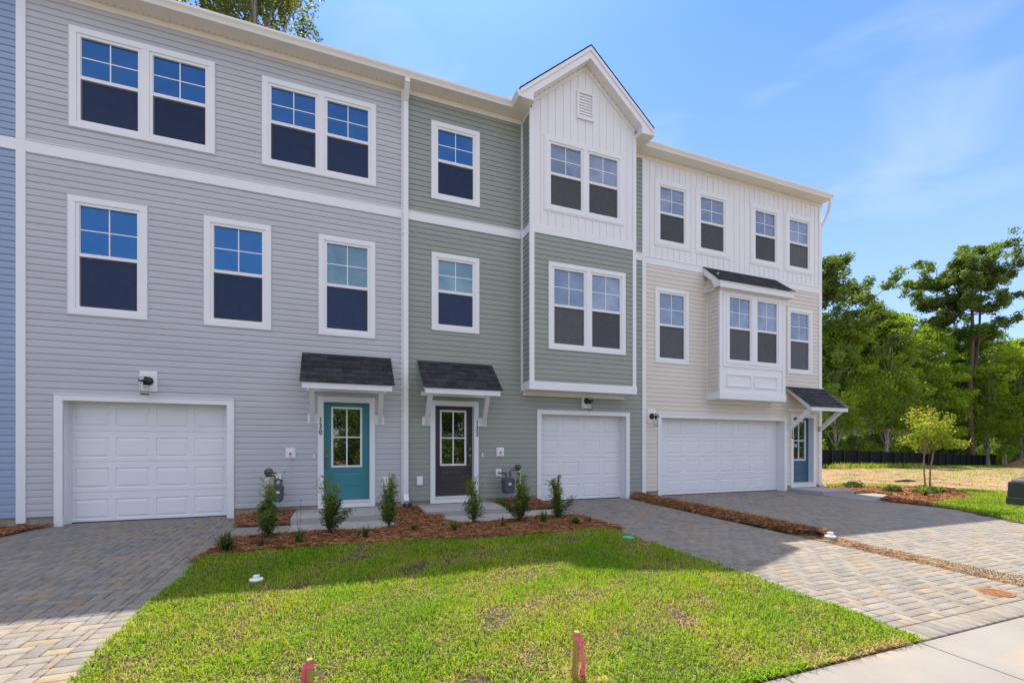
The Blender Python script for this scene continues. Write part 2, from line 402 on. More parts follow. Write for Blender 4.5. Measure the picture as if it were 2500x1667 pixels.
class MB:
    def __init__(s):
        s.v = []; s.f = []; s.uv = {}; s.mi = []; s.smooth = []
        s.cur = 0; s.sm = False
    def add(s, verts, faces):
        b = len(s.v); s.v.extend([tuple(v) for v in verts])
        for f in faces:
            s.f.append(tuple(b + i for i in f)); s.mi.append(s.cur); s.smooth.append(s.sm)
    def box(s, x0, x1, y0, y1, z0, z1):
        if x0 > x1: x0, x1 = x1, x0
        if y0 > y1: y0, y1 = y1, y0
        if z0 > z1: z0, z1 = z1, z0
        s.add([(x0, y0, z0), (x1, y0, z0), (x1, y1, z0), (x0, y1, z0), (x0, y0, z1), (x1, y0, z1), (x1, y1, z1), (x0, y1, z1)],
              [(0, 3, 2, 1), (4, 5, 6, 7), (0, 1, 5, 4), (1, 2, 6, 5), (2, 3, 7, 6), (3, 0, 4, 7)])
        return s
    def hexa(s, pts):
        s.add(pts, [(0, 3, 2, 1), (4, 5, 6, 7), (0, 1, 5, 4), (1, 2, 6, 5), (2, 3, 7, 6), (3, 0, 4, 7)]); return s
    def quad(s, *p):
        s.add(p, [tuple(range(len(p)))]); return s
    def prism(s, prof, axis, a, b):
        """prof: 2D points (counter-clockwise); axis x -> prof is (y,z); axis y -> (x,z); axis z -> (x,y)"""
        n = len(prof)
        def mk(p, t):
            return (t, p[0], p[1]) if axis == 'x' else ((p[0], t, p[1]) if axis == 'y' else (p[0], p[1], t))
        vs = [mk(p, a) for p in prof] + [mk(p, b) for p in prof]
        fs = [tuple(range(n))[::-1], tuple(range(n, 2 * n))] + [(i, (i + 1) % n, n + (i + 1) % n, n + i) for i in range(n)]
        s.add(vs, fs); return s
    def bar(s, p0, p1, w, h, up=(0, 0, 1)):
        p0, p1 = Vector(p0), Vector(p1); d = (p1 - p0).normalized()
        side = d.cross(Vector(up))
        if side.length < 1e-4: side = d.cross(Vector((1, 0, 0)))
        side.normalize(); u = side.cross(d).normalized()
        q = [(-1, -1), (1, -1), (1, 1), (-1, 1)]
        vs = [p0 + side * a * w / 2 + u * b * h / 2 for a, b in q] + [p1 + side * a * w / 2 + u * b * h / 2 for a, b in q]
        s.add(vs, [(0, 1, 2, 3), (4, 7, 6, 5), (0, 4, 5, 1), (1, 5, 6, 2), (2, 6, 7, 3), (3, 7, 4, 0)]); return s
    def tube(s, path, rad, n=10, cap=True):
        path = [Vector(p) for p in path]
        if not isinstance(rad, (list, tuple)): rad = [rad] * len(path)
        sm = s.sm; s.sm = True
        rings = []; prev = None
        for i, p in enumerate(path):
            d = (path[min(i + 1, len(path) - 1)] - path[max(i - 1, 0)]).normalized()
            if prev is None:
                a = d.cross(Vector((0, 0, 1)))
                if a.length < 1e-3: a = d.cross(Vector((1, 0, 0)))
            else:
                a = prev - d * prev.dot(d)
            a.normalize(); prev = a; c = d.cross(a)
            rings.append([p + (a * math.cos(t) + c * math.sin(t)) * rad[i] for t in [2 * math.pi * k / n for k in range(n)]])
        vs = [v for r in rings for v in r]
        fs = []
        for i in range(len(path) - 1):
            for k in range(n):
                a0 = i * n + k; a1 = i * n + (k + 1) % n
                fs.append((a0, a1, a1 + n, a0 + n))
        s.add(vs, fs)
        s.sm = False
        if cap:
            s.add(rings[0], [tuple(range(n))[::-1]]); s.add(rings[-1], [tuple(range(n))])
        s.sm = sm; return s
    def cyl(s, p0, p1, r0, r1=None, n=20):
        return s.tube([p0, p1], [r0, r0 if r1 is None else r1], n)
    def lathe(s, c, prof, n=20, axis='z'):
        """prof: (r, h) from bottom to top"""
        sm = s.sm; s.sm = True
        vs = []
        for r, h in prof:
            for k in range(n):
                t = 2 * math.pi * k / n
                if axis == 'z': vs.append((c[0] + r * math.cos(t), c[1] + r * math.sin(t), c[2] + h))
                else: vs.append((c[0] + r * math.cos(t), c[1] - h, c[2] + r * math.sin(t)))
        fs = [(i * n + k, i * n + (k + 1) % n, (i + 1) * n + (k + 1) % n, (i + 1) * n + k) for i in range(len(prof) - 1) for k in range(n)]
        s.add(vs, fs); s.sm = sm; return s
    def build(s, name, mats, parent=None, label=None, cat=None, group=None, kind=None, origin=None, bevel=0.0):
        if not isinstance(mats, (list, tuple)): mats = [mats]
        me = bpy.data.meshes.new(name)
        o = bpy.data.objects.new(name, me)
        COL.objects.link(o)
        off = Vector((0, 0, 0))
        if parent is not None:
            o.parent = parent; off = world_loc(parent)
        elif origin is not None:
            o.location = origin; off = Vector(origin)
        me.from_pydata([(v[0] - off.x, v[1] - off.y, v[2] - off.z) for v in s.v], [], s.f)
        for m in mats: me.materials.append(MATS[m])
        me.polygons.foreach_set("material_index", s.mi)
        me.polygons.foreach_set("use_smooth", s.smooth)
        me.update()
        if bevel > 0:
            bm = o.modifiers.new("bevel", 'BEVEL'); bm.width = bevel; bm.segments = 2; bm.limit_method = 'ANGLE'; bm.angle_limit = math.radians(40)
        return tag(o, label, cat, group, kind)

def np_mesh(name, verts, faces, col, matname, parent=None, origin=None, smooth=False):
    """verts (N,3), faces (M,k) all of one size, col (N,3) or None"""
    verts = np.asarray(verts, dtype=np.float64)
    if parent is not None: off = np.array(world_loc(parent))
    elif origin is not None: off = np.array(origin)
    else: off = np.zeros(3)
    verts = verts - off
    faces = np.asarray(faces, dtype=np.int32)
    me = bpy.data.meshes.new(name)
    me.vertices.add(len(verts)); me.vertices.foreach_set("co", verts.astype(np.float32).ravel())
    k = faces.shape[1]
    me.loops.add(faces.size); me.loops.foreach_set("vertex_index", faces.ravel())
    me.polygons.add(len(faces))
    me.polygons.foreach_set("loop_start", np.arange(0, faces.size, k, dtype=np.int32))
    me.polygons.foreach_set("loop_total", np.full(len(faces), k, dtype=np.int32))
    if smooth: me.polygons.foreach_set("use_smooth", np.ones(len(faces), dtype=bool))
    me.update(calc_edges=True)
    if col is not None:
        a = me.color_attributes.new("Col", 'FLOAT_COLOR', 'POINT')
        c4 = np.ones((len(verts), 4), dtype=np.float32); c4[:, :3] = col
        a.data.foreach_set("color", c4.ravel())
    me.materials.append(MATS[matname])
    o = bpy.data.objects.new(name, me); COL.objects.link(o)
    if parent is not None: o.parent = parent
    elif origin is not None: o.location = origin
    return o

def h(x, y):
    """ground height"""
    z = 0.03 * min(y, 0.0) if y > -9.6 else 0.03 * -9.6
    if x > 30: z -= 0.019 * (x - 30)
    return z
def hv(x, y):
    z = 0.03 * np.clip(y, -9.6, 0.0)
    return z - 0.019 * np.clip(x - 30, 0, None)

# ------------------------------------------------------------------ wall surfaces
PITCH = 0.1143
Z_SID = 0.165

def lap_profile(z0, z1, base=Z_SID):
    """dutch lap courses as (outward, z) polyline"""
    pts = []
    k = math.floor((z0 - base) / PITCH + 1e-6)
    a = base + k * PITCH
    while a < z1 - 1e-6:
        pts += [(0.002, a), (0.015, a), (0.0125, a + 0.62 * PITCH), (0.002, a + PITCH - 1e-4)]
        a += PITCH
    out = []
    for (d0, za), (d1, zb) in zip(pts[:-1], pts[1:]):
        lo, hi = max(za, z0), min(zb, z1)
        if abs(zb - za) < 1e-6:
            if z0 <= za <= z1: out.append(((d0, za), (d1, zb)))
            continue
        if hi <= lo: continue
        f = lambda z: d0 + (d1 - d0) * (z - za) / (zb - za)
        out.append(((f(lo), lo), (f(hi), hi)))
    return out

def intervals(u0, u1, holes, za, zb):
    cuts = sorted([(max(a, u0), min(b, u1)) for a, b, c, d in holes if c < zb - 1e-5 and d > za + 1e-5 and b > u0 and a < u1])
    res = []; cur = u0
    for a, b in cuts:
        if a > cur + 1e-5: res.append((cur, a))
        cur = max(cur, b)
    if cur < u1 - 1e-5: res.append((cur, u1))
    return res

def bands(z0, z1, holes):
    zs = sorted({z0, z1} | {z for hh in holes for z in hh[2:] if z0 < z < z1})
    return list(zip(zs[:-1], zs[1:]))

def lap_wall(mb, P, u0, u1, z0, z1, holes=()):
    """P(u, outward, z) -> world point"""
    for za, zb in bands(z0, z1, holes):
        segs = lap_profile(za, zb)
        for a, b in intervals(u0, u1, holes, za, zb):
            for (d0, p), (d1, q) in segs:
                mb.quad(P(a, d0, p), P(b, d0, p), P(b, d1, q), P(a, d1, q))

def batten_wall(mb, P, u0, u1, z0, z1, holes=(), pitch=0.197, off=0.1, top=None):
    """vertical board siding: flat panels with narrow raised battens"""
    prof = []; u = u0; prof.append((u0, 0.004))
    x = u0 + off
    while x < u1 - 0.03:
        prof += [(x - 0.002, 0.004), (x, 0.0), (x + 0.004, 0.0), (x + 0.008, 0.017), (x + 0.034, 0.017), (x + 0.038, 0.004)]
        x += pitch
    prof.append((u1, 0.004))
    prof = [p for p in prof if p[0] <= u1]
    for za, zb in bands(z0, z1, holes):
        for a, b in intervals(u0, u1, holes, za, zb):
            for (ua, d0), (ub, d1) in zip(prof[:-1], prof[1:]):
                lo, hi = max(ua, a), min(ub, b)
                if hi <= lo + 1e-6: continue
                f = lambda t: d0 + (d1 - d0) * (t - ua) / max(ub - ua, 1e-6)
                tl = top(lo) if top else zb; th = top(hi) if top else zb
                if top and zb < z1 - 1e-6: tl = th = zb
                if min(tl, th) <= za: 
                    tl = max(tl, za); th = max(th, za)
                mb.quad(P(lo, f(lo), za), P(hi, f(hi), za), P(hi, f(hi), th), P(lo, f(lo), tl))

def front(Y): return lambda u, d, z: (u, Y - d, z)
def left_face(X): return lambda u, d, z: (X - d, u, z)      # u runs along y, faces -x

def jchannel(mb, x0, x1, z0, z1, Y, w=0.020, d=0.019):
    """thin siding-coloured channel round a trim rectangle"""
    mb.box(x0 - w, x0 - 0.0005, Y - d, Y, z0 - w, z1 + w); mb.box(x1 + 0.0005, x1 + w, Y - d, Y, z0 - w, z1 + w)
    mb.box(x0 - 0.0005, x1 + 0.0005, Y - d, Y, z1 + 0.0005, z1 + w); mb.box(x0 - 0.0005, x1 + 0.0005, Y - d, Y, z0 - w, z0 - 0.0005)

def window(parent, x0, x1, z0, z1, Y, n=1, trim=0.10, glass="window_glass", label=None, casing=True, mid=0.115):
    """single-hung window units in one flat casing; x0..z1 is the casing's outer rectangle"""
    cb = MB()
    yo = Y - 0.026
    ix0, ix1, iz0, iz1 = x0 + trim, x1 - trim, z0 + trim, z1 - trim
    if casing:
        cb.box(x0, ix0, yo, Y + 0.05, iz0, iz1); cb.box(ix1, x1, yo, Y + 0.05, iz0, iz1)
        cb.box(x0, x1, yo - 0.002, Y + 0.05, iz1, z1); cb.box(x0, x1, yo - 0.002, Y + 0.05, z0, iz0)
    units = [(ix0, ix1)]
    if n == 2:
        c = (ix0 + ix1) / 2
        cb.box(c - mid / 2, c + mid / 2, yo, Y + 0.05, iz0, iz1)
        units = [(ix0, c - mid / 2), (c + mid / 2, ix1)]
    w = cb.build("window", "trim_white", parent, label=label)
    for a, b in units:
        fr = MB()
        f = 0.050; yf = Y - 0.012; yb = Y + 0.06
        zm = iz0 + (iz1 - iz0) * 0.495
        fr.box(a + 0.001, a + f, yf, yb, iz0 + 0.001, iz1 - 0.001); fr.box(b - f, b - 0.001, yf, yb, iz0 + 0.001, iz1 - 0.001)
        fr.box(a + f, b - f, yf, yb, iz1 - f, iz1 - 0.001); fr.box(a + f, b - f, yf, yb, iz0 + 0.001, iz0 + f * 0.8)
        # upper sash stops, check rail
        fr.box(a + f, a + f + 0.008, Y + 0.012, yb, zm, iz1 - f); fr.box(b - f - 0.008, b - f, Y + 0.012, yb, zm, iz1 - f)
        fr.box(a + f, b - f, Y - 0.006, yb, zm - 0.002, zm + 0.055)
        # grille bars
        gx = (a + b) / 2; gz = (zm + 0.055 + iz1 - f) / 2
        fr.box(gx - 0.009, gx + 0.009, Y + 0.018, Y + 0.0255, zm + 0.055, iz1 - f)
        fr.box(a + f + 0.008, gx - 0.009, Y + 0.019, Y + 0.0255, gz - 0.009, gz + 0.009)
        fr.box(gx + 0.009, b - f - 0.008, Y + 0.019, Y + 0.0255, gz - 0.009, gz + 0.009)
        fr.build("window_frame", "trim_white", w)
        g = MB(); g.box(a + f + 0.008, b - f - 0.008, Y + 0.026, Y + 0.034, zm + 0.055, iz1 - f)
        g.build("window_pane", glass, w)
        g = MB(); g.box(a + f, b - f, Y + 0.045, Y + 0.05, iz0 + f * 0.8, zm - 0.002)
        g.build("window_pane", glass, w)
        sc = MB(); t = 0.016; za, zb = iz0 + f * 0.8 + 0.004, zm - 0.006; xa, xb = a + f + 0.003, b - f - 0.003
        sc.box(xa, xa + t, Y + 0.018, Y + 0.028, za, zb); sc.box(xb - t, xb, Y + 0.018, Y + 0.028, za, zb)
        sc.box(xa + t, xb - t, Y + 0.018, Y + 0.028, zb - t, zb); sc.box(xa + t, xb - t, Y + 0.018, Y + 0.028, za, za + t)
        sc.cur = 1
        sc.quad((xa + t, Y + 0.024, za + t), (xb - t, Y + 0.024, za + t), (xb - t, Y + 0.024, zb - t), (xa + t, Y + 0.024, zb - t))
        sc.build("insect_screen", ["screen_frame", "screen_mesh_pale" if glass == "window_glass_pale" else "screen_mesh"], w)
    return w

def garage_door(parent, x0, x1, ztop, cols, Y=0.22, zbot=0.02):
    """sectional door: flat slab with raised, bevelled panels"""
    mb = MB()
    rows = [(0.062, 0.412), (0.606, 0.962), (1.150, 1.507), (1.694, 2.045)]
    xs = sorted({x0, x1} | {v for c in cols for v in c}); zs = sorted({zbot, ztop} | {v for r in rows for v in r} | {0.538, 1.078, 1.622})
    for za, zb in zip(zs[:-1], zs[1:]):
        for xa, xb in zip(xs[:-1], xs[1:]):
            if any(abs(xa - c[0]) < 1e-6 for c in cols) and any(abs(za - r[0]) < 1e-6 for r in rows):
                # panel: groove then raised field
                def ring(i, y): return [(xa + i, y, za + i), (xb - i, y, za + i), (xb - i, y, zb - i), (xa + i, y, zb - i)]
                R = [ring(0, Y), ring(0.010, Y + 0.012), ring(0.020, Y + 0.012), ring(0.050, Y + 0.001), ]
                for p, q in zip(R[:-1], R[1:]):
                    for k in range(4):
                        mb.quad(p[k], p[(k + 1) % 4], q[(k + 1) % 4], q[k])
                mb.quad(*R[-1])
            else:
                zz0 = za + (0.004 if any(abs(za - s) < 1e-6 for s in (0.538, 1.078, 1.622)) else 0)
                zz1 = zb - (0.004 if any(abs(zb - s) < 1e-6 for s in (0.538, 1.078, 1.622)) else 0)
                mb.quad((xa, Y, zz0), (xb, Y, zz0), (xb, Y, zz1), (xa, Y, zz1))
    for s in (0.538, 1.078, 1.622):       # section joints: V grooves
        mb.quad((x0, Y, s - 0.004), (x1, Y, s - 0.004), (x1, Y + 0.012, s), (x0, Y + 0.012, s))
        mb.quad((x0, Y + 0.012, s), (x1, Y + 0.012, s), (x1, Y, s + 0.004), (x0, Y, s + 0.004))
    d = mb.build("garage_door", "garage_white", parent)
    r = MB(); r.box(x0, x1, Y + 0.004, Y + 0.05, -0.03, zbot); r.build("bottom_seal", "dark_gap", d)
    return d

def garage_surround(parent, ix0, ix1, outer=0.115, ztop=2.128, Y=0.22):
    mb = MB(); yo = -0.03
    mb.box(ix0 - outer, ix0, yo, 0.02, -0.03, ztop); mb.box(ix1, ix1 + outer, yo, 0.02, -0.03, ztop)
    mb.box(ix0 - outer, ix1 + outer, yo - 0.002, 0.02, ztop, ztop + 0.095)
    mb.box(ix0 - outer - 0.004, ix1 + outer + 0.004, yo - 0.012, 0.0, ztop + 0.0955, ztop + 0.107)
    # jamb and head reveals
    mb.box(ix0 - 0.02, ix0 - 0.002, 0.0205, Y + 0.04, -0.03, ztop); mb.box(ix1 + 0.002, ix1 + 0.02, 0.0205, Y + 0.04, -0.03, ztop)
    mb.box(ix0 - 0.02, ix1 + 0.02, 0.0205, Y + 0.04, ztop + 0.002, ztop + 0.02)
    # stops against the door
    mb.box(ix0 - 0.001, ix0 + 0.022, Y - 0.035, Y - 0.003, -0.03, ztop); mb.box(ix1 - 0.022, ix1 + 0.001, Y - 0.035, Y - 0.003, -0.03, ztop)
    mb.box(ix0, ix1, Y - 0.034, Y - 0.003, ztop - 0.02, ztop + 0.001)
    return mb.build("door_surround", "trim_white", parent)

def digit_strip(parent, text, xc, zs, Y, size=0.105):
    for ch, z in zip(text, zs):
        cu = bpy.data.curves.new("digit", 'FONT'); cu.body = ch; cu.size = size * 1.38; cu.align_x = 'CENTER'; cu.extrude = 0.004; cu.offset = 0.0035
        cu.resolution_u = 3
        tmp = bpy.data.objects.new("tmp_digit", cu); COL.objects.link(tmp)
        bpy.context.view_layer.update()
        dg = bpy.context.evaluated_depsgraph_get()
        me = bpy.data.meshes.new_from_object(tmp.evaluated_get(dg))
        bpy.data.objects.remove(tmp)
        o = bpy.data.objects.new("house_number", me); COL.objects.link(o)
        me.materials.clear(); me.materials.append(MATS["digit_black"])
        R = Matrix.Rotation(math.radians(90), 4, 'X')
        me.transform(Matrix.Diagonal((0.82, 1, 1, 1))); me.transform(R)
        # serifs for the 1, thin feet as on cast house numbers
        o.parent = parent; o.location = Vector((xc, Y, z)) - world_loc(parent)

def front_door(parent, x0, x1, color, handle_left, numbers, num_x):
    """entry door: slab in a recess, four-lite glass over one panel"""
    z0, z1 = 0.245, 2.262; Y = 0.15
    tr = MB(); yo = -0.03
    tr.box(x0 - 0.105, x0, yo, 0.02, 0.095, z1 - 0.01); tr.box(x1, x1 + 0.105, yo, 0.02, 0.095, z1 - 0.01)
    tr.box(x0 - 0.105, x1 + 0.105, yo - 0.002, 0.02, z1 - 0.01, z1 + 0.10)
    tr.box(x0 - 0.02, x0 - 0.002, 0.0205, Y + 0.05, 0.095, z1); tr.box(x1 + 0.002, x1 + 0.02, 0.0205, Y + 0.05, 0.095, z1)
    tr.box(x0 - 0.02, x1 + 0.02, 0.0205, Y + 0.05, z1 - 0.006, z1 + 0.012)
    tr.box(x0 + 0.001, x1 - 0.001, yo + 0.006, Y + 0.05, 0.095, 0.212)
    fr = tr.build("door_surround", "trim_white", parent)
    th = MB(); th.box(x0 + 0.001, x1 - 0.001, -0.045, Y - 0.002, 0.2125, 0.236); th.build("threshold", "soffit_white", fr)
    d = MB()
    cx = (x0 + x1) / 2; gx0, gx1, gz0, gz1 = cx - 0.305, cx + 0.305, 0.915, 2.168
    px0, px1, pz0, pz1 = cx - 0.295, cx + 0.295, 0.492, 0.815
    a0, a1 = x0 + 0.003, x1 - 0.003
    for r in ((a0, gx0, z0, z1), (gx1, a1, z0, z1), (gx0, gx1, gz1, z1), (gx0, gx1, pz1, gz0), (gx0, gx1, z0, pz0), (gx0, px0, pz0, pz1), (px1, gx1, pz0, pz1)):
        d.quad((r[0], Y, r[2]), (r[1], Y, r[2]), (r[1], Y, r[3]), (r[0], Y, r[3]))
    def ring(i, y): return [(px0 + i, y, pz0 + i), (px1 - i, y, pz0 + i), (px1 - i, y, pz1 - i), (px0 + i, y, pz1 - i)]
    R = [ring(0, Y), ring(0.012, Y + 0.010), ring(0.024, Y + 0.010), ring(0.045, Y + 0.001)]
    for p, q in zip(R[:-1], R[1:]):
        for k in range(4): d.quad(p[k], p[(k + 1) % 4], q[(k + 1) % 4], q[k])
    d.quad(*R[-1])
    d.box(a0, a1, Y + 0.012, Y + 0.045, z0 - 0.004, z0 + 0.2)
    dr = d.build("front_door", color, parent)
    gf = MB(); t = 0.040; y = Y - 0.014
    gf.box(gx0, gx0 + t, y, Y + 0.02, gz0, gz1); gf.box(gx1 - t, gx1, y, Y + 0.02, gz0, gz1)
    gf.box(gx0 + t, gx1 - t, y, Y + 0.02, gz1 - t, gz1); gf.box(gx0 + t, gx1 - t, y, Y + 0.02, gz0, gz0 + t)
    zc = (gz0 + gz1) / 2; m = 0.013
    gf.box(cx - m, cx + m, y + 0.003, Y + 0.008, gz0 + t, gz1 - t)
    gf.box(gx0 + t, cx - m, y + 0.004, Y + 0.008, zc - m, zc + m); gf.box(cx + m, gx1 - t, y + 0.004, Y + 0.008, zc - m, zc + m)
    gf.build("glass_frame", "trim_white", dr)
    g = MB(); g.box(gx0 + t, gx1 - t, Y + 0.009, Y + 0.015, gz0 + t, gz1 - t); g.build("door_pane", "door_glass", dr)
    hx = x0 + 0.045 if handle_left else x1 - 0.045
    hd = MB()
    hd.lathe((hx, Y, 1.286), [(0.0, 0.0), (0.032, 0.0), (0.032, 0.010), (0.022, 0.018), (0.012, 0.02), (0.0, 0.022)], 16, 'y')
    hd.build("deadbolt", "bronze", dr); hd = MB()
    hd.lathe((hx, Y, 1.141), [(0.0, 0.0), (0.036, 0.0), (0.036, 0.010), (0.028, 0.016), (0.016, 0.018), (0.0, 0.03)], 16, 'y')
    hd.tube([(hx, Y - 0.008, 1.10), (hx, Y - 0.035, 1.075), (hx, Y - 0.05, 1.04), (hx, Y - 0.052, 0.99), (hx, Y - 0.035, 0.945), (hx, Y, 0.925)], 0.009, 8)
    hd.lathe((hx, Y, 0.925), [(0.0, 0.0), (0.024, 0.0), (0.024, 0.008), (0.0, 0.012)], 14, 'y')
    hd.build("door_handle", "bronze", dr)
    digit_strip(fr, numbers, num_x, (1.835, 1.712, 1.590), -0.0335)
    return dr

def shingle_slab(parent, x0, x1, ya, za, yb, zb, th=0.035, rows=6, name="shingle_roof", axis='x', mat_="shingles", lift=0.009):
    """sloping shingle field built of overlapping courses; (ya,za) is the top edge, (yb,zb) the eave edge"""
    mb = MB()
    uvs = []
    L = math.hypot(yb - ya, zb - za)
    ny, nz_ = -(zb - za) / L, (yb - ya) / L
    if nz_ < 0: ny, nz_ = -ny, -nz_
    for k in range(rows):
        t0, t1 = k / rows, (k + 1) / rows
        y0_, z0_ = ya + (yb - ya) * t0, za + (zb - za) * t0
        y1_, z1_ = ya + (yb - ya) * t1, za + (zb - za) * t1
        p = [(x0, y0_, z0_), (x1, y0_, z0_), (x1, y1_ + ny * lift, z1_ + nz_ * lift), (x0, y1_ + ny * lift, z1_ + nz_ * lift)]
        mb.quad(*p); uvs.append([(x0, L * t0), (x1, L * t0), (x1, L * t1 - 0.001), (x0, L * t1 - 0.001)])
        q = [(x0, y1_ + ny * lift, z1_ + nz_ * lift), (x1, y1_ + ny * lift, z1_ + nz_ * lift), (x1, y1_ - ny * 0.004, z1_ - nz_ * 0.004), (x0, y1_ - ny * 0.004, z1_ - nz_ * 0.004)]
        mb.quad(*q); uvs.append([(x0, L * t1)] * 4)
        for X, w in ((x0, 0), (x1, 1)):
            mb.quad((X, y0_, z0_), (X, y1_ + ny * lift, z1_ + nz_ * lift), (X, y1_ - ny * th * .3, z1_ - nz_ * th * .3), (X, y0_ - ny * th * .3, z0_ - nz_ * th * .3)); uvs.append([(X, L * t0)] * 4)
    if axis == 'y':       # swap roles: field runs along y, slopes in x
        mb.v = [(v[1], v[0], v[2]) for v in mb.v]
        mb.f = [f[::-1] for f in mb.f]; uvs = [u[::-1] for u in uvs]
    o = mb.build(name, mat_, parent)
    uvl = o.data.uv_layers.new(name="UVMap")
    row = o.data.loops
    flat = [c for u in uvs for p in u for c in p]
    uvl.data.foreach_set("uv", flat)
    return o

def canopy(parent, x0, x1, ztop=3.235, zlow=2.545, p=0.75, left_post=None, right_post=None, flash="siding_grey", wallpads=None):
    """shed canopy over an entry door; part of the house"""
    # frame first
    mb = MB()
    fz0, fz1 = zlow - 0.115, zlow - 0.004
    xa, xb = x0 + 0.035, x1 - 0.045
    mb.box(xa, xb, -p, -p + 0.04, fz0, fz1)                                   # front fascia
    slope = (ztop - zlow) / p
    for xx in (xa, xb - 0.035):                                               # rakes
        mb.prism([(-p + 0.041, zlow - 0.11), (-p + 0.041, zlow + 0.018), (-0.02, ztop - 0.020), (-0.02, ztop - 0.15)], 'x', xx, xx + 0.035)
    mb.prism([(-p + 0.042, zlow - 0.03), (-p + 0.042, zlow + 0.008), (-0.02, ztop - 0.032), (-0.02, ztop - 0.07)], 'x', xa + 0.036, xb - 0.036)   # soffit deck
    mb.box(xa + 0.04, xb - 0.04, -0.04, -0.014, zlow - 0.09, zlow - 0.0)      # ledger on wall
    c = mb.build("canopy", "trim_white", parent)
    s = shingle_slab(c, x0 - 0.005, x1 + 0.005, 0.0, ztop, -p - 0.03, zlow, rows=6)
    fl = MB(); fl.box(x0 - 0.02, x1 + 0.01, -0.018, -0.004, ztop - 0.02, ztop + 0.010); fl.build("flashing", flash, c)
    for (bx, tx, pad0, pad1) in wallpads:
        m = MB(); m.box(pad0, pad1, -0.030, 0.0, 1.812, 2.0); m.build("bracket_pad", "trim_white", c)
        w = 0.088
        y0_, z0_, y1_, z1_ = -0.031, 1.825, -p + 0.07, fz1 - 0.005
        b = MB()
        b.hexa([(bx - w / 2, y0_, z0_), (bx + w / 2, y0_, z0_), (bx + w / 2, y0_, z0_ + 0.13), (bx - w / 2, y0_, z0_ + 0.13),
                (tx - w / 2, y1_ - 0.01, z1_ - 0.10), (tx + w / 2, y1_ - 0.01, z1_ - 0.10), (tx + w / 2, y1_ + 0.05, z1_), (tx - w / 2, y1_ + 0.05, z1_)])
        b.build("canopy_bracket", "trim_white", c)
    return c

ZS, ZE = 9.042, 9.165          # soffit level, gutter lip
EAVE = 0.27
def eave(parent, x0, x1, fx0=None, fx1=None):
    """frieze board, vented soffit, fascia and gutter along a front eave"""
    f = MB(); f.box(x0 if fx0 is None else fx0, x1 if fx1 is None else fx1, -0.022, 0, 8.935, ZS - 0.002); f.build("frieze_board", "soffit_white", parent)
    s = MB()
    n = max(1, int(round((x1 - x0) / 0.405)))
    w = (x1 - x0) / n
    for i in range(n):
        a = x0 + i * w
        s.box(a + 0.003, a + w - 0.003, -EAVE, 0.02, ZS, ZS + 0.012)
    s.box(x0, x1, -EAVE, 0.02, ZS + 0.006, ZS + 0.010)
    s.cur = 1
    k = x0 + 0.05
    while k < x1 - 0.03:
        s.box(k, k + 0.012, -0.060, -0.048, ZS - 0.0015, ZS + 0.001); k += 0.10
    s.build("soffit", ["soffit_white", "dark_gap"], parent)
    g = MB()
    prof = [(-EAVE, ZS - 0.008), (-EAVE - 0.075, ZS - 0.008), (-EAVE - 0.085, ZS + 0.02), (-EAVE - 0.095, ZS + 0.045), (-EAVE - 0.125, ZS + 0.085),
            (-EAVE - 0.128, ZE), (-EAVE - 0.112, ZE), (-EAVE - 0.110, ZE - 0.01), (-EAVE, ZE - 0.012)]
    g.prism(prof, 'x', x0, x1)
    g.build("gutter", "soffit_white", parent)

def roof_strip(parent, x0, x1, depth=11.0, pitch=0.42):
    mb = MB(); ym = depth / 2
    zr = ZE + 0.01 + (ym + EAVE) * pitch
    prof = [(-EAVE - 0.02, ZE - 0.008), (-EAVE - 0.02, ZE + 0.012), (ym, zr), (depth + EAVE, ZE + 0.012), (depth + EAVE, ZE - 0.03), (ym, zr - 0.05)]
    mb.prism(prof, 'x', x0, x1)
    mb.build("roof", "shingles", parent)

def body(parent, x0, x1, matname, depth=11.0):
    """back and party walls behind the facade"""
    mb = MB()
    mb.quad((x0, depth, 0), (x0, depth, ZS), (x1, depth, ZS), (x1, depth, 0))
    zr = ZE + (depth / 2 + EAVE) * 0.42 - 0.05
    for X in (x0, x1):
        mb.quad((X, 0.012, -0.1), (X, depth, -0.1), (X, depth, ZS), (X, depth / 2, zr), (X, 0.012, ZS))
    mb.build("rear_wall", matname, parent)

def foundation(parent, x0, x1, holes=()):
    for a, b in intervals(x0, x1, [(c, d, -1, 1) for c, d in holes], 0, 1):
        mb = MB(); mb.box(a, b, 0.012, 0.05, -0.25, Z_SID + 0.01)
        mb.build("foundation_wall", "foundation", parent)

# ------------------------------------------------------------------ houses
# --- light blue house, left edge
hb = thing("townhouse", "light blue sided townhouse cut off at the left edge of the photo", "townhouse", (-7.5, 0, 0), "attached townhouses in the row")
mb = MB(); lap_wall(mb, front(0), -10.2, -4.941, Z_SID, 6.238); lap_wall(mb, front(0), -10.2, -4.941, 6.43, 8.94); mb.build("siding_wall", "siding_blue", hb)
mb = MB(); mb.box(-10.2, -4.9435, -0.024, 0, 6.238, 6.43); mb.build("belt_board", "trim_white", hb)
mb = MB(); mb.box(-4.9425, -4.82, -0.028, 0, 0.07, 6.2375); mb.box(-4.9425, -4.82, -0.028, 0, 6.4305, 8.94); mb.box(-4.9425, -4.82, -0.026, 0, 6.238, 6.43); mb.build("corner_board", "trim_white", hb)
foundation(hb, -10.2, -4.88); eave(hb, -10.2, -4.881); roof_strip(hb, -10.2, -4.881); body(hb, -10.2, -4.89, "siding_blue")

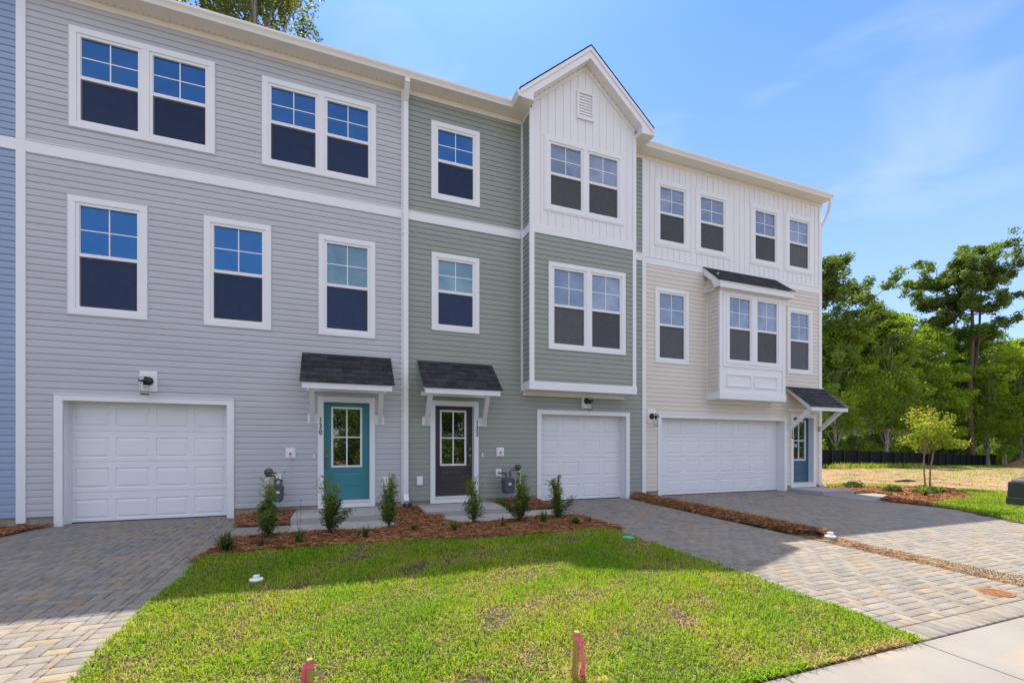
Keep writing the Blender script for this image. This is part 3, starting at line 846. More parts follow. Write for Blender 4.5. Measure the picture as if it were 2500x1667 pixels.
# --- grey house
hg = thing("townhouse", "grey townhouse with two wide upper windows, teal front door and number 130", "townhouse", (-1.8, 0, 0), "attached townhouses in the row")
gx0, gx1 = -4.82, 1.29
g_holes = [(-4.33, -1.94, -1, 2.12), (-0.24, 0.635, -1, 2.25)]
g_win = [(-4.261, -2.132, 6.81, 8.53, 2), (-1.347, 0.767, 6.805, 8.515, 2), (-4.276, -3.167, 3.607, 5.635, 1), (-2.304, -1.195, 3.607, 5.635, 1), (-0.340, 0.752, 3.607, 5.625, 1)]
holes = g_holes + [(a + .03, b - .03, c + .03, d - .03) for a, b, c, d, n in g_win]
mb = MB(); lap_wall(mb, front(0), gx0, gx1, Z_SID, 6.238, holes); lap_wall(mb, front(0), gx0, gx1, 6.43, 8.94, holes)
for a, b, c, d, n in g_win: jchannel(mb, a, b, c, d, 0)
for a, b, zt in ((-4.46, -1.82, 2.24), (-0.357, 0.75, 2.362)):
    mb.box(a - 0.022, a - 0.002, -0.019, 0, Z_SID, zt); mb.box(b + 0.002, b + 0.022, -0.019, 0, Z_SID, zt)
mb.build("siding_wall", "siding_grey", hg)
mb = MB(); mb.box(gx0, gx1, -0.024, 0, 6.2385, 6.4295); mb.box(gx0, gx1, -0.034, 0, 6.43, 6.442); mb.build("belt_board", "trim_white", hg)
for a, b, c, d, n in g_win: window(hg, a, b, c, d, 0, n, glass="window_glass_cloud_reflection" if (n == 1 and a > -1) else "window_glass")
garage_surround(hg, -4.342, -1.935)
garage_door(hg, -4.365, -1.912, 2.128, [(-4.306 + .597 * k, -4.306 + .597 * k + .50) for k in range(4)])
front_door(hg, -0.252, 0.645, "door_teal", True, "130", -0.305)
canopy(hg, -0.636, 1.064, wallpads=[(-0.455, -0.434, -0.541, -0.36), (0.85, 0.825, 0.752, 0.934)])
foundation(hg, gx0 - .05, gx1 + .05, g_holes and [(-4.36, -1.92)]); eave(hg, -4.879, 1.359); roof_strip(hg, -4.879, 1.359); body(hg, -4.86, 1.34, "siding_grey")

# --- sage green house
hs = thing("townhouse", "sage green townhouse with white gabled bay, dark brown door and number 132", "townhouse", (4.4, 0, 0), "attached townhouses in the row")
sx0, sx1 = 1.435, 7.505
s_win = [(1.936, 3.042, 6.795, 8.506, 1), (1.943, 3.032, 3.910, 5.622, 1)]
s_holes = [(4.60, 6.99, -1, 2.12), (2.03, 2.90, -1, 2.25), (4.10, 6.97, 2.63, 9.3)]
holes = s_holes + [(a + .03, b - .03, c + .03, d - .03) for a, b, c, d, n in s_win]
mb = MB(); lap_wall(mb, front(0), sx0, sx1, Z_SID, 6.238, holes); lap_wall(mb, front(0), sx0, sx1, 6.43, 8.94, holes)
for a, b, c, d, n in s_win: jchannel(mb, a, b, c, d, 0)
for a, b, zt in ((4.48, 7.11, 2.24), (1.913, 3.017, 2.362)):
    mb.box(a - 0.022, a - 0.002, -0.019, 0, Z_SID, zt); mb.box(b + 0.002, b + 0.022, -0.019, 0, Z_SID, zt)
mb.build("siding_wall", "siding_green", hs)
for a, b in ((sx0, 4.05), (7.02, sx1)):
    mb = MB(); mb.box(a, b, -0.024, 0, 6.2385, 6.4295); mb.box(a, b, -0.034, 0, 6.43, 6.442)
    mb.build("belt_board", "trim_white", hs)
for a, b, c, d, n in s_win: window(hs, a, b, c, d, 0, n, glass="window_glass_cloud_reflection" if c < 5 else "window_glass")
garage_surround(hs, 4.590, 7.000)
garage_door(hs, 4.567, 7.023, 2.128, [(4.672 + .597 * k, 4.672 + .597 * k + .49) for k in range(4)])
front_door(hs, 2.020, 2.910, "door_brown", False, "132", 2.980)
canopy(hs, 1.637, 3.326, p=0.76, flash="siding_green", wallpads=[(1.829, 1.80, 1.737, 1.914), (3.140, 3.03, 3.017, 3.206)])
foundation(hs, sx0 - .05, sx1 + .05, [(4.55, 7.04)])
eave(hs, 1.361, 3.835, fx1=4.104); eave(hs, 7.24, 7.559, fx0=6.97); roof_strip(hs, 1.361, 7.559); body(hs, 1.37, 7.55, "siding_green")
# downspout and trim board between grey and green
mb = MB(); mb.box(1.2905, 1.4345, -0.024, 0, 0.12, 8.934); mb.build("corner_board", "trim_white", hs)
mb = MB(); w = 0.105; cx = 1.378
mb.box(cx - w / 2, cx + w / 2, -0.10, -0.026, 0.34, 8.70)
mb.hexa([(cx - w / 2, -0.10, 8.70), (cx + w / 2, -0.10, 8.70), (cx + w / 2, -0.026, 8.70), (cx - w / 2, -0.026, 8.70),
         (cx - w / 2, -0.345, 8.92), (cx + w / 2, -0.345, 8.92), (cx + w / 2, -0.275, 8.94), (cx - w / 2, -0.275, 8.94)])
mb.box(cx - w / 2, cx + w / 2, -0.345, -0.275, 8.94, ZS - 0.009)
for z in (2.6, 5.9): mb.box(cx - w / 2 - 0.012, cx + w / 2 + 0.012, -0.103, -0.024, z, z + 0.03)
mb.hexa([(cx - w / 2, -0.19, 0.20), (cx + w / 2, -0.19, 0.20), (cx + w / 2, -0.14, 0.14), (cx - w / 2, -0.14, 0.14),
         (cx - w / 2, -0.10, 0.34), (cx + w / 2, -0.10, 0.34), (cx + w / 2, -0.026, 0.34), (cx - w / 2, -0.026, 0.34)])
mb.build("downspout", "trim_white", hs, bevel=0.006)
# bay
BX0, BX1, BP = 4.105, 6.968, 0.45
bay = MB()
GC, GS = 5.537, 0.838          # gable centre, slope
ZAP = 10.395                    # inner apex of wall
def gtop(x): return ZAP - abs(x - GC) * GS
b_win = [(4.566, 6.672, 3.606, 5.628), (4.478, 6.598, 6.815, 8.515)]
bh = [(a + .03, b - .03, c + .03, d - .03) for a, b, c, d in b_win]
lap_wall(bay, front(-BP), BX0 + .10, BX1 - .08, 2.83, 6.238, bh)
lap_wall(bay, left_face(BX0), -BP + .01, -0.0, 2.83, 6.238); lap_wall(bay, left_face(BX0), -BP + .01, 0.0, 6.43, 8.95)
jchannel(bay, *[b_win[0][i] for i in (0, 1, 2, 3)], -BP)
bo = bay.build("bay", "siding_green", hs)
mb = MB(); batten_wall(mb, front(-BP), BX0 + .05, BX1 - .03, 6.43, 8.95, bh, off=0.20)
# gable triangle above, split at the centre
xs_ = [BX0 + .05]
x = BX0 + .05
pr = []
batten_wall(mb, front(-BP), BX0 + .05, GC, 8.95, 99, (), off=0.20, top=gtop)
nb = int((GC - (BX0 + .25)) / 0.197) + 1
batten_wall(mb, front(-BP), GC, BX1 - .03, 8.95, 99, (), off=(BX0 + .25 + nb * 0.197) - GC, top=gtop)
mb.box(b_win[1][0] - .03, b_win[1][1] + .03, -BP - .02, -BP - .004, b_win[1][2] - .03, b_win[1][2] - .001)
mb.box(b_win[1][0] - .03, b_win[1][1] + .03, -BP - .02, -BP - .004, b_win[1][3] + .001, b_win[1][3] + .03)
mb.box(b_win[1][0] - .03, b_win[1][0] - .001, -BP - .02, -BP - .004, b_win[1][2] - .001, b_win[1][3] + .001)
mb.box(b_win[1][1] + .001, b_win[1][1] + .03, -BP - .02, -BP - .004, b_win[1][2] - .001, b_win[1][3] + .001)
mb.build("gable_siding", "vinyl_white", bo)
mb = MB()
mb.box(BX0 - .016, BX0 + .10, -BP - .028, -BP + .02, 2.842, 9.045); mb.box(BX1 - .085, BX1 + .016, -BP - .028, -BP + .02, 2.842, 9.35 if False else 9.10)
mb.box(BX0 - .018, BX0 - .001, -0.05, 0.0, 2.842, 8.94)
mb.box(BX0 - .022, BX0 + .0, -BP + .021, -0.051, 6.238, 6.43)
mb.box(BX0 + .1005, BX1 - .0855, -BP - .024, -BP + .01, 6.236, 6.43)
mb.box(BX1 - .0, BX1 + .014, -BP + .021, 0, 2.842, 8.94)
mb.box(BX0 - .045, BX0 - .0, -0.055, -0.0, 2.65, 8.94)
mb.box(BX0 - .021, BX0 + .0, -BP - .02, -0.023, 8.936, ZS + .001); mb.box(BX1 - .0, BX1 + .022, -BP - .02, -0.023, 8.936, ZS + .001)
mb.box(BX1 - .02, BX1 + .019, -BP - .029, -BP + .02, 8.95, 9.16)
mb.build("bay_trim", "trim_white", bo)
mb = MB()
mb.box(BX0 - .03, BX1 + .03, -BP - .04, 0.0, 2.652, 2.84); mb.build("bay_base", "trim_white", bo)
mb = MB(); mb.box(BX0, BX1 - .03, -0.045, -0.012, 2.56, 2.6515); mb.build("ledger_board", "soffit_white", bo)
for a, b, c, d in b_win: window(hs, a, b, c, d, -BP, 2, glass="window_glass_pale")
# gable: rake soffit, fascia, boxed ends, shingles
FY = -0.715
gab = MB()
def rake(mbx, side, d0, d1, y0, y1, xin=0.0, xout=1.80):
    """board following the rake between vertical offsets d0..d1 below the roof plane"""
    ap = 10.70
    pts = []
    for yy in (y0, y1):
        for (dx, dd) in ((xin, d1), (xout, d1), (xout, d0), (xin, d0)):
            pts.append((GC + side * dx, yy, ap - dx * GS - dd))
    a = pts[:4]; b = pts[4:]
    if side > 0: mbx.add(a + b, [(0, 1, 2, 3), (7, 6, 5, 4), (0, 4, 5, 1), (1, 5, 6, 2), (2, 6, 7, 3), (3, 7, 4, 0)])
    else: mbx.add(a + b, [(3, 2, 1, 0), (4, 5, 6, 7), (1, 5, 4, 0), (2, 6, 5, 1), (3, 7, 6, 2), (0, 4, 7, 3)])
for sd in (-1, 1):
    rake(gab, sd, 0.018, 0.115, FY - .022, FY + .02, 0, 1.775)       # upper shingle mould
    XC = (10.70 - .285 - (ZS - .012)) / GS
    rake(gab, sd, 0.1155, 0.285, FY, FY + .03, 0, XC)       # main fascia
    # boxed return at the eave
    xo, xi = GC + sd * 1.74, GC + sd * (BX1 - GC + 0.02)
    xl, xh = min(xo, xi), max(xo, xi)
    zt_out = 10.70 - 1.74 * GS - 0.1155; zt_in = 10.70 - abs(xi - GC) * GS - 0.285
    xmid = GC + sd * 1.44
    xc = GC + sd * XC; zq = ZS - .012
    for poly in ([(xi, zq), (xc, zq), (xi, zt_in)], [(xc, zq), (xo, zq), (xo, zt_out), (xc, 10.70 - XC * GS - .1155)]):
        if sd < 0: poly = poly[::-1]
        gab.prism(poly, 'y', FY + .03, FY)
    if sd > 0:
        gab.quad((xi, FY + .03, ZS - .012), (xi, -BP - .03, ZS - .012), (xi, -BP - .03, zt_in + .02), (xi, FY + .03, zt_in + .02))
    else:
        gab.quad((xi, FY + .03, ZS - .012), (xi, FY + .03, zt_in + .02), (xi, -BP - .03, zt_in + .02), (xi, -BP - .03, ZS - .012))
    # frieze along the rake on the wall
    rake(gab, sd, 0.285, 0.39, -BP - .03, -BP - .004, 0, 1.40)
go = gab.build("gable", "trim_white", hs)
sf = MB()
for sd in (-1, 1):
    rake(sf, sd, 0.262, 0.284, FY + .031, -BP + .0, 0, 1.46)
    k = 0.10
    while k < 1.42:       # vent dots
        z = 10.70 - k * GS - 0.2855
        sf.cur = 1
        sf.box(GC + sd * k - .006, GC + sd * k + .006, -BP - .065, -BP - .050, z - .006, z + .006); sf.cur = 0
        k += 0.125
    xi, xo = GC + sd * (BX1 - GC + 0.0), GC + sd * 1.7395
    sf.box(min(xi, xo), max(xi, xo), FY + .03, 0.02, ZS - .0115, ZS + .004)
    for q in range(4): sf.box(min(xi, xo), max(xi, xo), FY + .16 + q * .15, FY + .163 + q * .15, ZS - .0145, ZS - .0116)
sf.build("soffit", ["soffit_white", "dark_gap"], go)
for sd in (-1, 1):
    gt = MB()
    x0_, w_ = GC + sd * 1.741, 0.115
    pf = [(0, ZS - .008), (sd * .075, ZS - .008), (sd * .09, ZS + .04), (sd * .118, ZS + .085), (sd * .12, ZE), (0, ZE)]
    pf = [(x0_ + a, b) for a, b in pf]
    if sd > 0: pf = pf
    else: pf = pf[::-1]
    gt.prism(pf[::-1], 'y', FY - .01, -EAVE - 0.09)
    gt.build("gutter", "soffit_white", go)
mb = MB(); mb.box(3.60, 3.80, -0.36, -0.34, ZE, ZE + 0.09); mb.box(3.79, 3.80, -0.5, -0.36, ZE, ZE + .09)
mb.box(7.25, 7.42, -0.36, -0.34, ZE - .02, ZE + 0.09); mb.build("splash_guard", "soffit_white", go)
for sd in (-1, 1):
    s = shingle_slab(go, FY - .032, 3.6, GC, 10.712, GC + sd * 1.795, 10.712 - 1.795 * GS, rows=12, th=0.02, lift=0.004, name="gable_shingles", axis='y')
# louvred gable vent
mb = MB(); vx0, vx1, vz0, vz1 = 5.305, 5.765, 9.12, 9.78; y = -BP - .05
mb.box(vx0, vx0 + .05, y, -BP - .002, vz0, vz1); mb.box(vx1 - .05, vx1, y, -BP - .002, vz0, vz1)
mb.box(vx0 + .05, vx1 - .05, y, -BP - .002, vz1 - .05, vz1); mb.box(vx0 + .05, vx1 - .05, y, -BP - .002, vz0, vz0 + .05)
for k in range(8):
    z = vz0 + .055 + k * 0.0685
    mb.prism([(y + .010, z), (y + .010, z + .012), (-BP - .018, z + .066), (-BP - .018, z + .002)][::-1], 'x', vx0 + .05, vx1 - .05)
mb.build("gable_vent", "trim_white", hs)

# --- beige and white house
hw = thing("townhouse", "beige and white end townhouse with oriel window, blue front door and wide garage", "townhouse", (11, 0, 0), "attached townhouses in the row")
wx0, wx1 = 7.625, 14.245
w_lo = [(7.93, 9.053, 3.60, 5.612), (12.85, 13.947, 3.60, 5.615)]
w_up = [(7.950, 9.054, 6.765, 8.475), (9.338, 10.471, 6.765, 8.472), (11.399, 12.507, 6.762, 8.475), (12.810, 13.925, 6.762, 8.46)]
w_holes = [(8.14, 12.71, -1, 2.12), (13.12, 13.99, -1, 2.25), (9.72, 12.16, 2.66, 6.0)]
holes = w_holes + [(a + .03, b - .03, c + .03, d - .03) for a, b, c, d in w_lo]
mb = MB(); lap_wall(mb, front(0), wx0, wx1, Z_SID, 6.19, holes)
for a, b, c, d in w_lo: jchannel(mb, a, b, c, d, 0)
for a, b, zt in ((8.02, 12.83, 2.24), (13.0, 14.11, 2.34)):
    mb.box(a - 0.022, a - 0.002, -0.019, 0, Z_SID, zt); mb.box(b + 0.002, b + 0.022, -0.019, 0, Z_SID, zt)
mb.build("siding_wall", "siding_beige", hw)
mb = MB(); batten_wall(mb, front(0), wx0, wx1, 6.37, 8.94, [(a + .03, b - .03, c + .03, d - .03) for a, b, c, d in w_up], off=0.13)
for a, b, c, d in w_up:
    mb.box(a - .045, a - .001, -.022, -.0, c - .045, d + .045); mb.box(b + .001, b + .045, -.022, 0, c - .045, d + .045)
    mb.box(a - .001, b + .001, -.022, 0, d + .001, d + .045); mb.box(a - .001, b + .001, -.022, 0, c - .045, c - .001)
mb.build("upper_siding", "vinyl_white", hw)
mb = MB(); mb.box(wx0, wx1, -0.024, 0, 6.19, 6.3695); mb.box(wx0, wx1, -0.034, 0, 6.37, 6.382); mb.build("belt_board", "trim_white", hw)
for X in (7.5065, 14.246):
    mb = MB(); mb.box(X, X + (.117 if X < 10 else .105), -0.028, 0.0, 0.13, 8.94)
    if X > 10: mb.box(14.346, 14.362, -0.0275, 0.09, 0.13, 8.94)
    mb.build("corner_board", "trim_white", hw)
for a, b, c, d in w_lo: window(hw, a, b, c, d, 0, 1, glass="window_glass_pale")
for a, b, c, d in w_up: window(hw, a, b, c, d, 0, 1, glass="window_glass_pale")
garage_surround(hw, 8.130, 12.718)
garage_door(hw, 8.105, 12.74, 2.128, [(8.508 + .643 * k, 8.508 + .643 * k + .50) for k in range(6)])
front_door(hw, 13.106, 14.004, "door_blue", True, "134", 13.045)
canopy(hw, 12.80, 14.45, flash="siding_beige", ztop=3.20, zlow=2.515, p=0.80, wallpads=[(12.93, 12.93, 12.87, 12.985), (14.29, 14.25, 14.246, 14.345)])
foundation(hw, wx0 - .05, 14.33, [(8.1, 12.75)]); eave(hw, 7.561, 14.40); roof_strip(hw, 7.561, 14.42); body(hw, 7.57, 14.34, "siding_beige")
mb = MB(); w = 0.08
mb.tube([(14.345, -0.31, ZS - .0), (14.345, -0.31, 8.93), (14.39, -0.22, 8.72), (14.41, 0.0, 8.38), (14.41, 0.05, 8.25), (14.41, 0.05, 0.3), (14.43, 0.02, 0.16), (14.47, -0.08, 0.08)], [0.045] * 8, 8)
mb.build("downspout", "trim_white", hw)
# oriel
OX0, OX1, OP = 9.715, 12.168, 0.45
orl = MB(); lap_wall(orl, left_face(OX0), -OP + .01, -0.0, 2.83, 6.1); oro = orl.build("oriel", "siding_beige", hw)
mb = MB(); y = -OP
wxa, wxb, wza, wzb = 9.945, 11.985, 3.63, 5.575
# front face panels round the window
for r in ((OX0, wxa + .03, 2.83, 5.66), (wxb - .03, OX1, 2.83, 5.66), (wxa + .03, wxb - .03, 2.83, wza + .03), (wxa + .03, wxb - .03, wzb - .03, 5.66)):
    mb.quad((r[0], y, r[2]), (r[1], y, r[2]), (r[1], y, r[3]), (r[0], y, r[3]))
mb.box(OX0 - .016, OX0 + .09, y - .024, y + .02, 2.842, 5.60); mb.box(OX1 - .085, OX1 + .016, y - .024, y + .02, 2.842, 5.60)
mb.box(OX0 + .14, OX1 - .09, y - .014, y, 3.535, 3.56)
mb.box(9.83, 12.11, y - .018, y - .001, 3.56, 3.6295); mb.box(9.83, wxa - .001, y - .018, y - .001, 3.63, 5.58); mb.box(wxb + .001, 12.08, y - .018, y - .001, 3.63, 5.58)
for a, b in ((9.972, 10.868), (10.983, 11.872)):
    z0_, z1_, t = 2.998, 3.352, 0.035
    mb.box(a, a + t, y - .022, y, z0_, z1_); mb.box(b - t, b, y - .022, y, z0_, z1_)
    mb.box(a + t, b - t, y - .022, y, z1_ - t, z1_); mb.box(a + t, b - t, y - .022, y, z0_, z0_ + t)
mb.box(OX0 - .02, OX0 - .001, -0.045, 0, 2.842, 6.0)
mb.build("oriel_trim", "trim_white", oro)
mb = MB(); mb.box(OX0 - .03, OX1 + .03, -OP - .035, 0.0, 2.652, 2.8405); mb.build("oriel_base", "trim_white", oro)
mb = MB(); mb.box(OX0, OX1 - .03, -0.045, -0.012, 2.555, 2.6515); mb.build("ledger_board", "soffit_white", oro)
window(hw, wxa, wxb, wza, wzb, -OP, 2, trim=0.075, glass="window_glass_pale", mid=0.17)
# oriel roof
mb = MB(); rp = 0.62
mb.box(OX0 - .14, OX1 + .16, -rp, -rp + .03, 5.635, 5.82)
mb.box(OX0 - .14, OX1 + .16, -rp + .031, 0.0, 5.640, 5.655)
for X in (OX0 - .14, OX1 + .13):
    mb.prism([(-rp + .031, 5.64), (-rp + .031, 5.80), (-0.03, 6.345), (-0.03, 6.13), (-0.30, 5.90), (-0.42, 5.64)], 'x', X, X + .03)
mb.box(OX0 - .1, OX1 + .1, -0.04, -0.014, 5.66, 5.80)
oc = mb.build("oriel_roof", "trim_white", oro)
shingle_slab(oro, OX0 - .16, OX1 + .18, -0.0, 6.385, -rp - .045, 5.815, rows=6)

# ------------------------------------------------------------------ things on the facade
def wall_lantern(x, z, Y, label, pad=(0.262, 0.36)):
    t = thing("wall_lantern", label, "wall lamp", (x, Y, z), "black wall lanterns over the garages")
    pw, ph = pad
    mb = MB(); mb.box(x - pw / 2, x + pw / 2, Y - 0.028, Y, z - ph / 2, z + ph / 2); mb.box(x - pw / 2 + .03, x + pw / 2 - .03, Y - 0.034, Y - .028, z - ph / 2 + .04, z + ph / 2 - .04)
    mb.build("mounting_block", "plastic_white", t)
    mb = MB(); zc = z + 0.0
    mb.lathe((x, Y - .034, zc), [(0, 0), (0.078, 0), (0.078, 0.012), (0.06, 0.03), (0, 0.04)], 20, 'y')
    yy = Y - 0.20
    mb.tube([(x, Y - .06, zc), (x, Y - .13, zc + .055), (x, yy, zc + .05), (x, yy, zc + .012)], 0.009, 8)
    mb.lathe((x, yy, zc - .035), [(0, -.0), (0.088, 0.0), (0.093, 0.008), (0.088, 0.018), (0.055, 0.034), (0.02, 0.05), (0, 0.052)], 22)
    for sx in (-1, 1):
        mb.tube([(x + sx * .09, yy, zc - .03), (x + sx * .082, yy, zc + .02), (x + sx * .05, yy, zc + .045), (x, yy, zc + .052)], 0.005, 6)
    mb.lathe((x, yy, zc - .09), [(0, 0), (0.026, 0), (0.026, 0.055), (0, 0.055)], 12)
    mb.build("lamp_cap", "black_metal", t)
    mb = MB(); mb.lathe((x, yy, zc - .245), [(0.058, 0), (0.060, 0.05), (0.062, 0.14), (0.064, 0.21)], 24); mb.build("glass_shade", "clear_glass", t)
    mb = MB(); mb.lathe((x, yy, zc - .262), [(0, 0), (0.058, 0), (0.064, 0.006), (0.064, 0.015), (0, 0.017)], 22); mb.build("lamp_base", "black_metal", t)
    mb = MB(); mb.lathe((x, yy, zc - .15), [(0, 0), (0.018, 0.008), (0.024, 0.025), (0.018, 0.045), (0.011, 0.06)], 12); mb.build("light_bulb", "wire_white", t)
wall_lantern(-3.147, 2.516, 0, "black lantern on a white block above the grey house's garage door")
wall_lantern(5.818, 2.486, -0.012, "black lantern on a white block under the green house's bay", )
wall_lantern(7.80, 2.155, 0, "black lantern beside the top left corner of the wide double garage door")

def outlet_box(x0, x1, z0, z1, label, d=0.06, group="small white boxes on the house walls"):
    mb = MB(); mb.box(x0, x1, -d, 0, z0, z1); mb.box(x0 + .008, x1 - .008, -d - .008, -d, z0 + .012, z1 - .008)
    mb.build("outlet_box", "plastic_white", None, label, "outlet box", group, origin=((x0 + x1) / 2, 0, z0), bevel=0.006)
outlet_box(0.891, 1.012, 0.52, 0.70, "white outlet cover low on grey siding left of the downspout")
outlet_box(1.617, 1.742, 0.51, 0.70, "white outlet cover low on green siding left of the brown door")
def cable_box(x0, x1, z0, z1, wire, label):
    t = thing("cable_box", label, "cable box", ((x0 + x1) / 2, 0, z0), "cable boxes with red caps")
    mb = MB(); mb.box(x0, x1, -0.035, 0, z0, z1); mb.box(x0 + .022, x1 - .022, -0.045, -.035, z0 + .022, z1 - .022); mb.build("box_body", "plastic_white", t, bevel=0.012)
    cx, cz = (x0 + x1) / 2, (z0 + z1) / 2 - .01
    mb = MB(); mb.lathe((cx, -.045, cz), [(0, 0), (0.022, 0), (0.022, 0.018), (0, 0.022)], 12, 'y'); mb.build("red_cap", "red_cap", t)
    mb = MB(); mb.tube([(cx, -.06, cz - .01), (cx - .01, -.07, z0 - .01)] + wire, 0.006, 6); mb.build("loose_wire", "wire_white", t)
cable_box(-0.939, -0.763, 1.116, 1.313, [(-0.855, -.04, 1.05), (-0.845, -.03, .93), (-0.84, -.035, .85), (-0.83, -.04, .82)], "white cable box with red cap and long loose wire on grey siding")
cable_box(3.446, 3.627, 1.122, 1.326, [(3.56, -.06, 1.095), (3.60, -.05, 1.09)], "white cable box with red cap on green siding right of number 132")
for x, lab in ((-0.427, "tiny white doorbell button left of the teal door"), (3.110, "tiny doorbell button right of the brown door")):
    mb = MB(); mb.box(x - .016, x + .016, -0.03, 0, 1.115, 1.195); mb.box(x - .009, x + .009, -0.034, -.03, 1.14, 1.158)
    mb.build("doorbell", "plastic_white", None, lab, "doorbell", "doorbells beside the front doors", origin=(x, 0, 1.115), bevel=0.004)

def gas_meter(px, mx, pz, outlet, label, flip):
    """white-sleeved riser at px, meter body at mx, wall plate outlet=(x0,x1,z0,z1)"""
    t = thing("gas_meter", label, "gas meter", (px, -0.38, -0.01), "gas meters by the walls")
    y = -0.38
    mb = MB(); mb.cyl((px, y, h(px, y)), (px, y, pz), 0.048, n=18); mb.build("riser_pipe", "pipe_white", t)
    mb = MB()
    mb.cyl((px, y, pz), (px, y, pz + .03), 0.03, n=12)
    mb.tube([(px, y, pz + .02), (px, y, pz + .10), (px + flip * .02, y, pz + .13)], [0.03, 0.045, 0.035], 12)
    mb.lathe((px + flip * .02, y, pz + .09), [(0, -.06), (0.05, -.055), (0.078, -.02), (0.078, .01), (0.05, .05), (0, .055)], 16, 'y' if flip > 0 else 'z')
    m0 = mx - flip * .05
    mb.tube([(px + flip * .03, y, pz + .02), (m0 - flip * .02, y, pz + .02), (m0, y, pz - .02), (m0, y, pz - .16)], 0.018, 8)
    ox = (outlet[0] + outlet[1]) / 2; oz = (outlet[2] + outlet[3]) / 2
    m1 = mx + flip * .05
    mb.tube([(m1, y, pz - .16), (m1, y, oz - .03), (m1, y + .02, oz), (ox, y + .1, oz), (ox, -.03, oz)], 0.018, 8)
    mb.cyl((m1, y, pz - .10), (m1, y, pz - .05), 0.028, n=10); mb.cyl((m0, y, pz - .10), (m0, y, pz - .05), 0.028, n=10)
    mb.build("gas_pipes", "meter_grey", t)
    mb = MB()
    zt, zb = pz - .15, pz - (.46 if flip > 0 else .50)
    q = 0.66 if flip > 0 else 0.95
    prof = [(mx - .13 * q, zb + .05), (mx - .09 * q, zb), (mx + .09 * q, zb), (mx + .13 * q, zb + .05), (mx + .14 * q, zt - .07), (mx + .11 * q, zt), (mx - .11 * q, zt), (mx - .14 * q, zt - .07)]
    mb.prism(prof, 'y', y + .10, y - .09)
    mb.prism([(p[0] * 1.0 + (mx - p[0]) * .12, p[1] + ((zt + zb) / 2 - p[1]) * .12) for p in prof], 'y', y - .0905, y - .115)
    mb.box(mx - .15 * q, mx + .15 * q, y - .10, y + .11, zt - .075, zt - .06)
    b = mb.build("meter_body", "meter_grey", t, bevel=0.012)
    mb = MB(); mb.box(mx - .035, mx + .035, y - .122, y - .1155, zt - .16, zt - .11); mb.build("meter_dial", "pipe_white", t)
    mb = MB(); mb.cyl((px + flip * .1, y - .02, pz + .075), (px + flip * .15, y - .02, pz + .07), 0.018, n=10); mb.build("red_tag", "red_cap", t)
    mb = MB(); x0, x1, z0, z1 = outlet; mb.box(x0, x1, -0.03, 0, z0, z1); mb.build("wall_plate", "plastic_white", t, bevel=0.004)
gas_meter(-1.21, -1.03, 0.775, (-1.115, -1.015, 0.62, 0.80), "gas meter with red tag beside grey house wall, white riser pipe at its left", 1)
gas_meter(3.86, 3.60, 0.80, (3.432, 3.565, 0.655, 0.835), "gas meter beside green house wall, white riser pipe at its right", -1)

# ------------------------------------------------------------------ ground sheets
def sheet(name, x0, x1, y0, y1, nx, ny, matname, dz, label=None, kind='structure', disp=None):
    X, Y = np.meshgrid(np.linspace(x0, x1, nx + 1), np.linspace(y0, y1, ny + 1))
    Z = hv(X, Y) + dz
    if disp is not None: Z = Z + disp(X, Y)
    V = np.stack([X.ravel(), Y.ravel(), Z.ravel()], 1)
    i = np.arange(nx * ny); r, c = i // nx, i % nx
    a = r * (nx + 1) + c
    F = np.stack([a, a + 1, a + nx + 2, a + nx + 1], 1)
    o = np_mesh(name, V, F, None, matname, smooth=True)
    o["kind"] = kind
    if label: o["label"] = label
    return o
def wob(X, Y, s=1.0, seed=0.0):
    return (np.sin(X * 1.3 * s + seed) * np.cos(Y * 1.7 * s + seed * 2) + 0.5 * np.sin(X * 3.1 * s + Y * 2.3 * s + seed * 3) + 0.3 * np.sin(X * 6.7 * s - Y * 5.9 * s + seed)) / 1.8
def field_disp(X, Y):
    m = np.clip((X - 16) / 4, 0, 1)
    return m * (0.05 * wob(X, Y, 1.4, 1.0) + 0.035 * wob(X + 3, Y * 1.3, 4.7, 2.0))
sheet("ground", -60, 14.4, -9.7, 0.05, 40, 20, "soil_dark", -0.06)
sheet("ground", 14.4, 70, -9.7, 120, 180, 260, "field_dirt", -0.045, disp=field_disp)
sheet("ground", 70, 260, -9.7, 220, 40, 40, "field_dirt", -0.045)
sheet("ground", -160, 14.4, 0.05, 160, 30, 30, "field_dirt", -0.08)
sheet("ground", -160, 260, -160, -19.4, 30, 30, "field_dirt", -0.02)
sheet("street", -120, 200, -19.4, -9.7, 60, 4, "street", -0.03)

# concrete sidewalk, one slab per joint spacing
mb = MB()
x = -25 + 0.36
JX = 4.36
k0 = -18
for k in range(k0, 30):
    a, b = JX + k * 1.52 + 0.006, JX + (k + 1) * 1.52 - 0.006
    za, zb = h(0, -7.745), h(0, -9.3)
    mb.hexa([(a, -9.3, zb - .12), (b, -9.3, zb - .12), (b, -7.745, za - .12), (a, -7.745, za - .12), (a, -9.3, zb + .0), (b, -9.3, zb), (b, -7.745, za), (a, -7.745, za)])
mb.build("sidewalk", "concrete_walk", None, kind='structure', bevel=0.006)

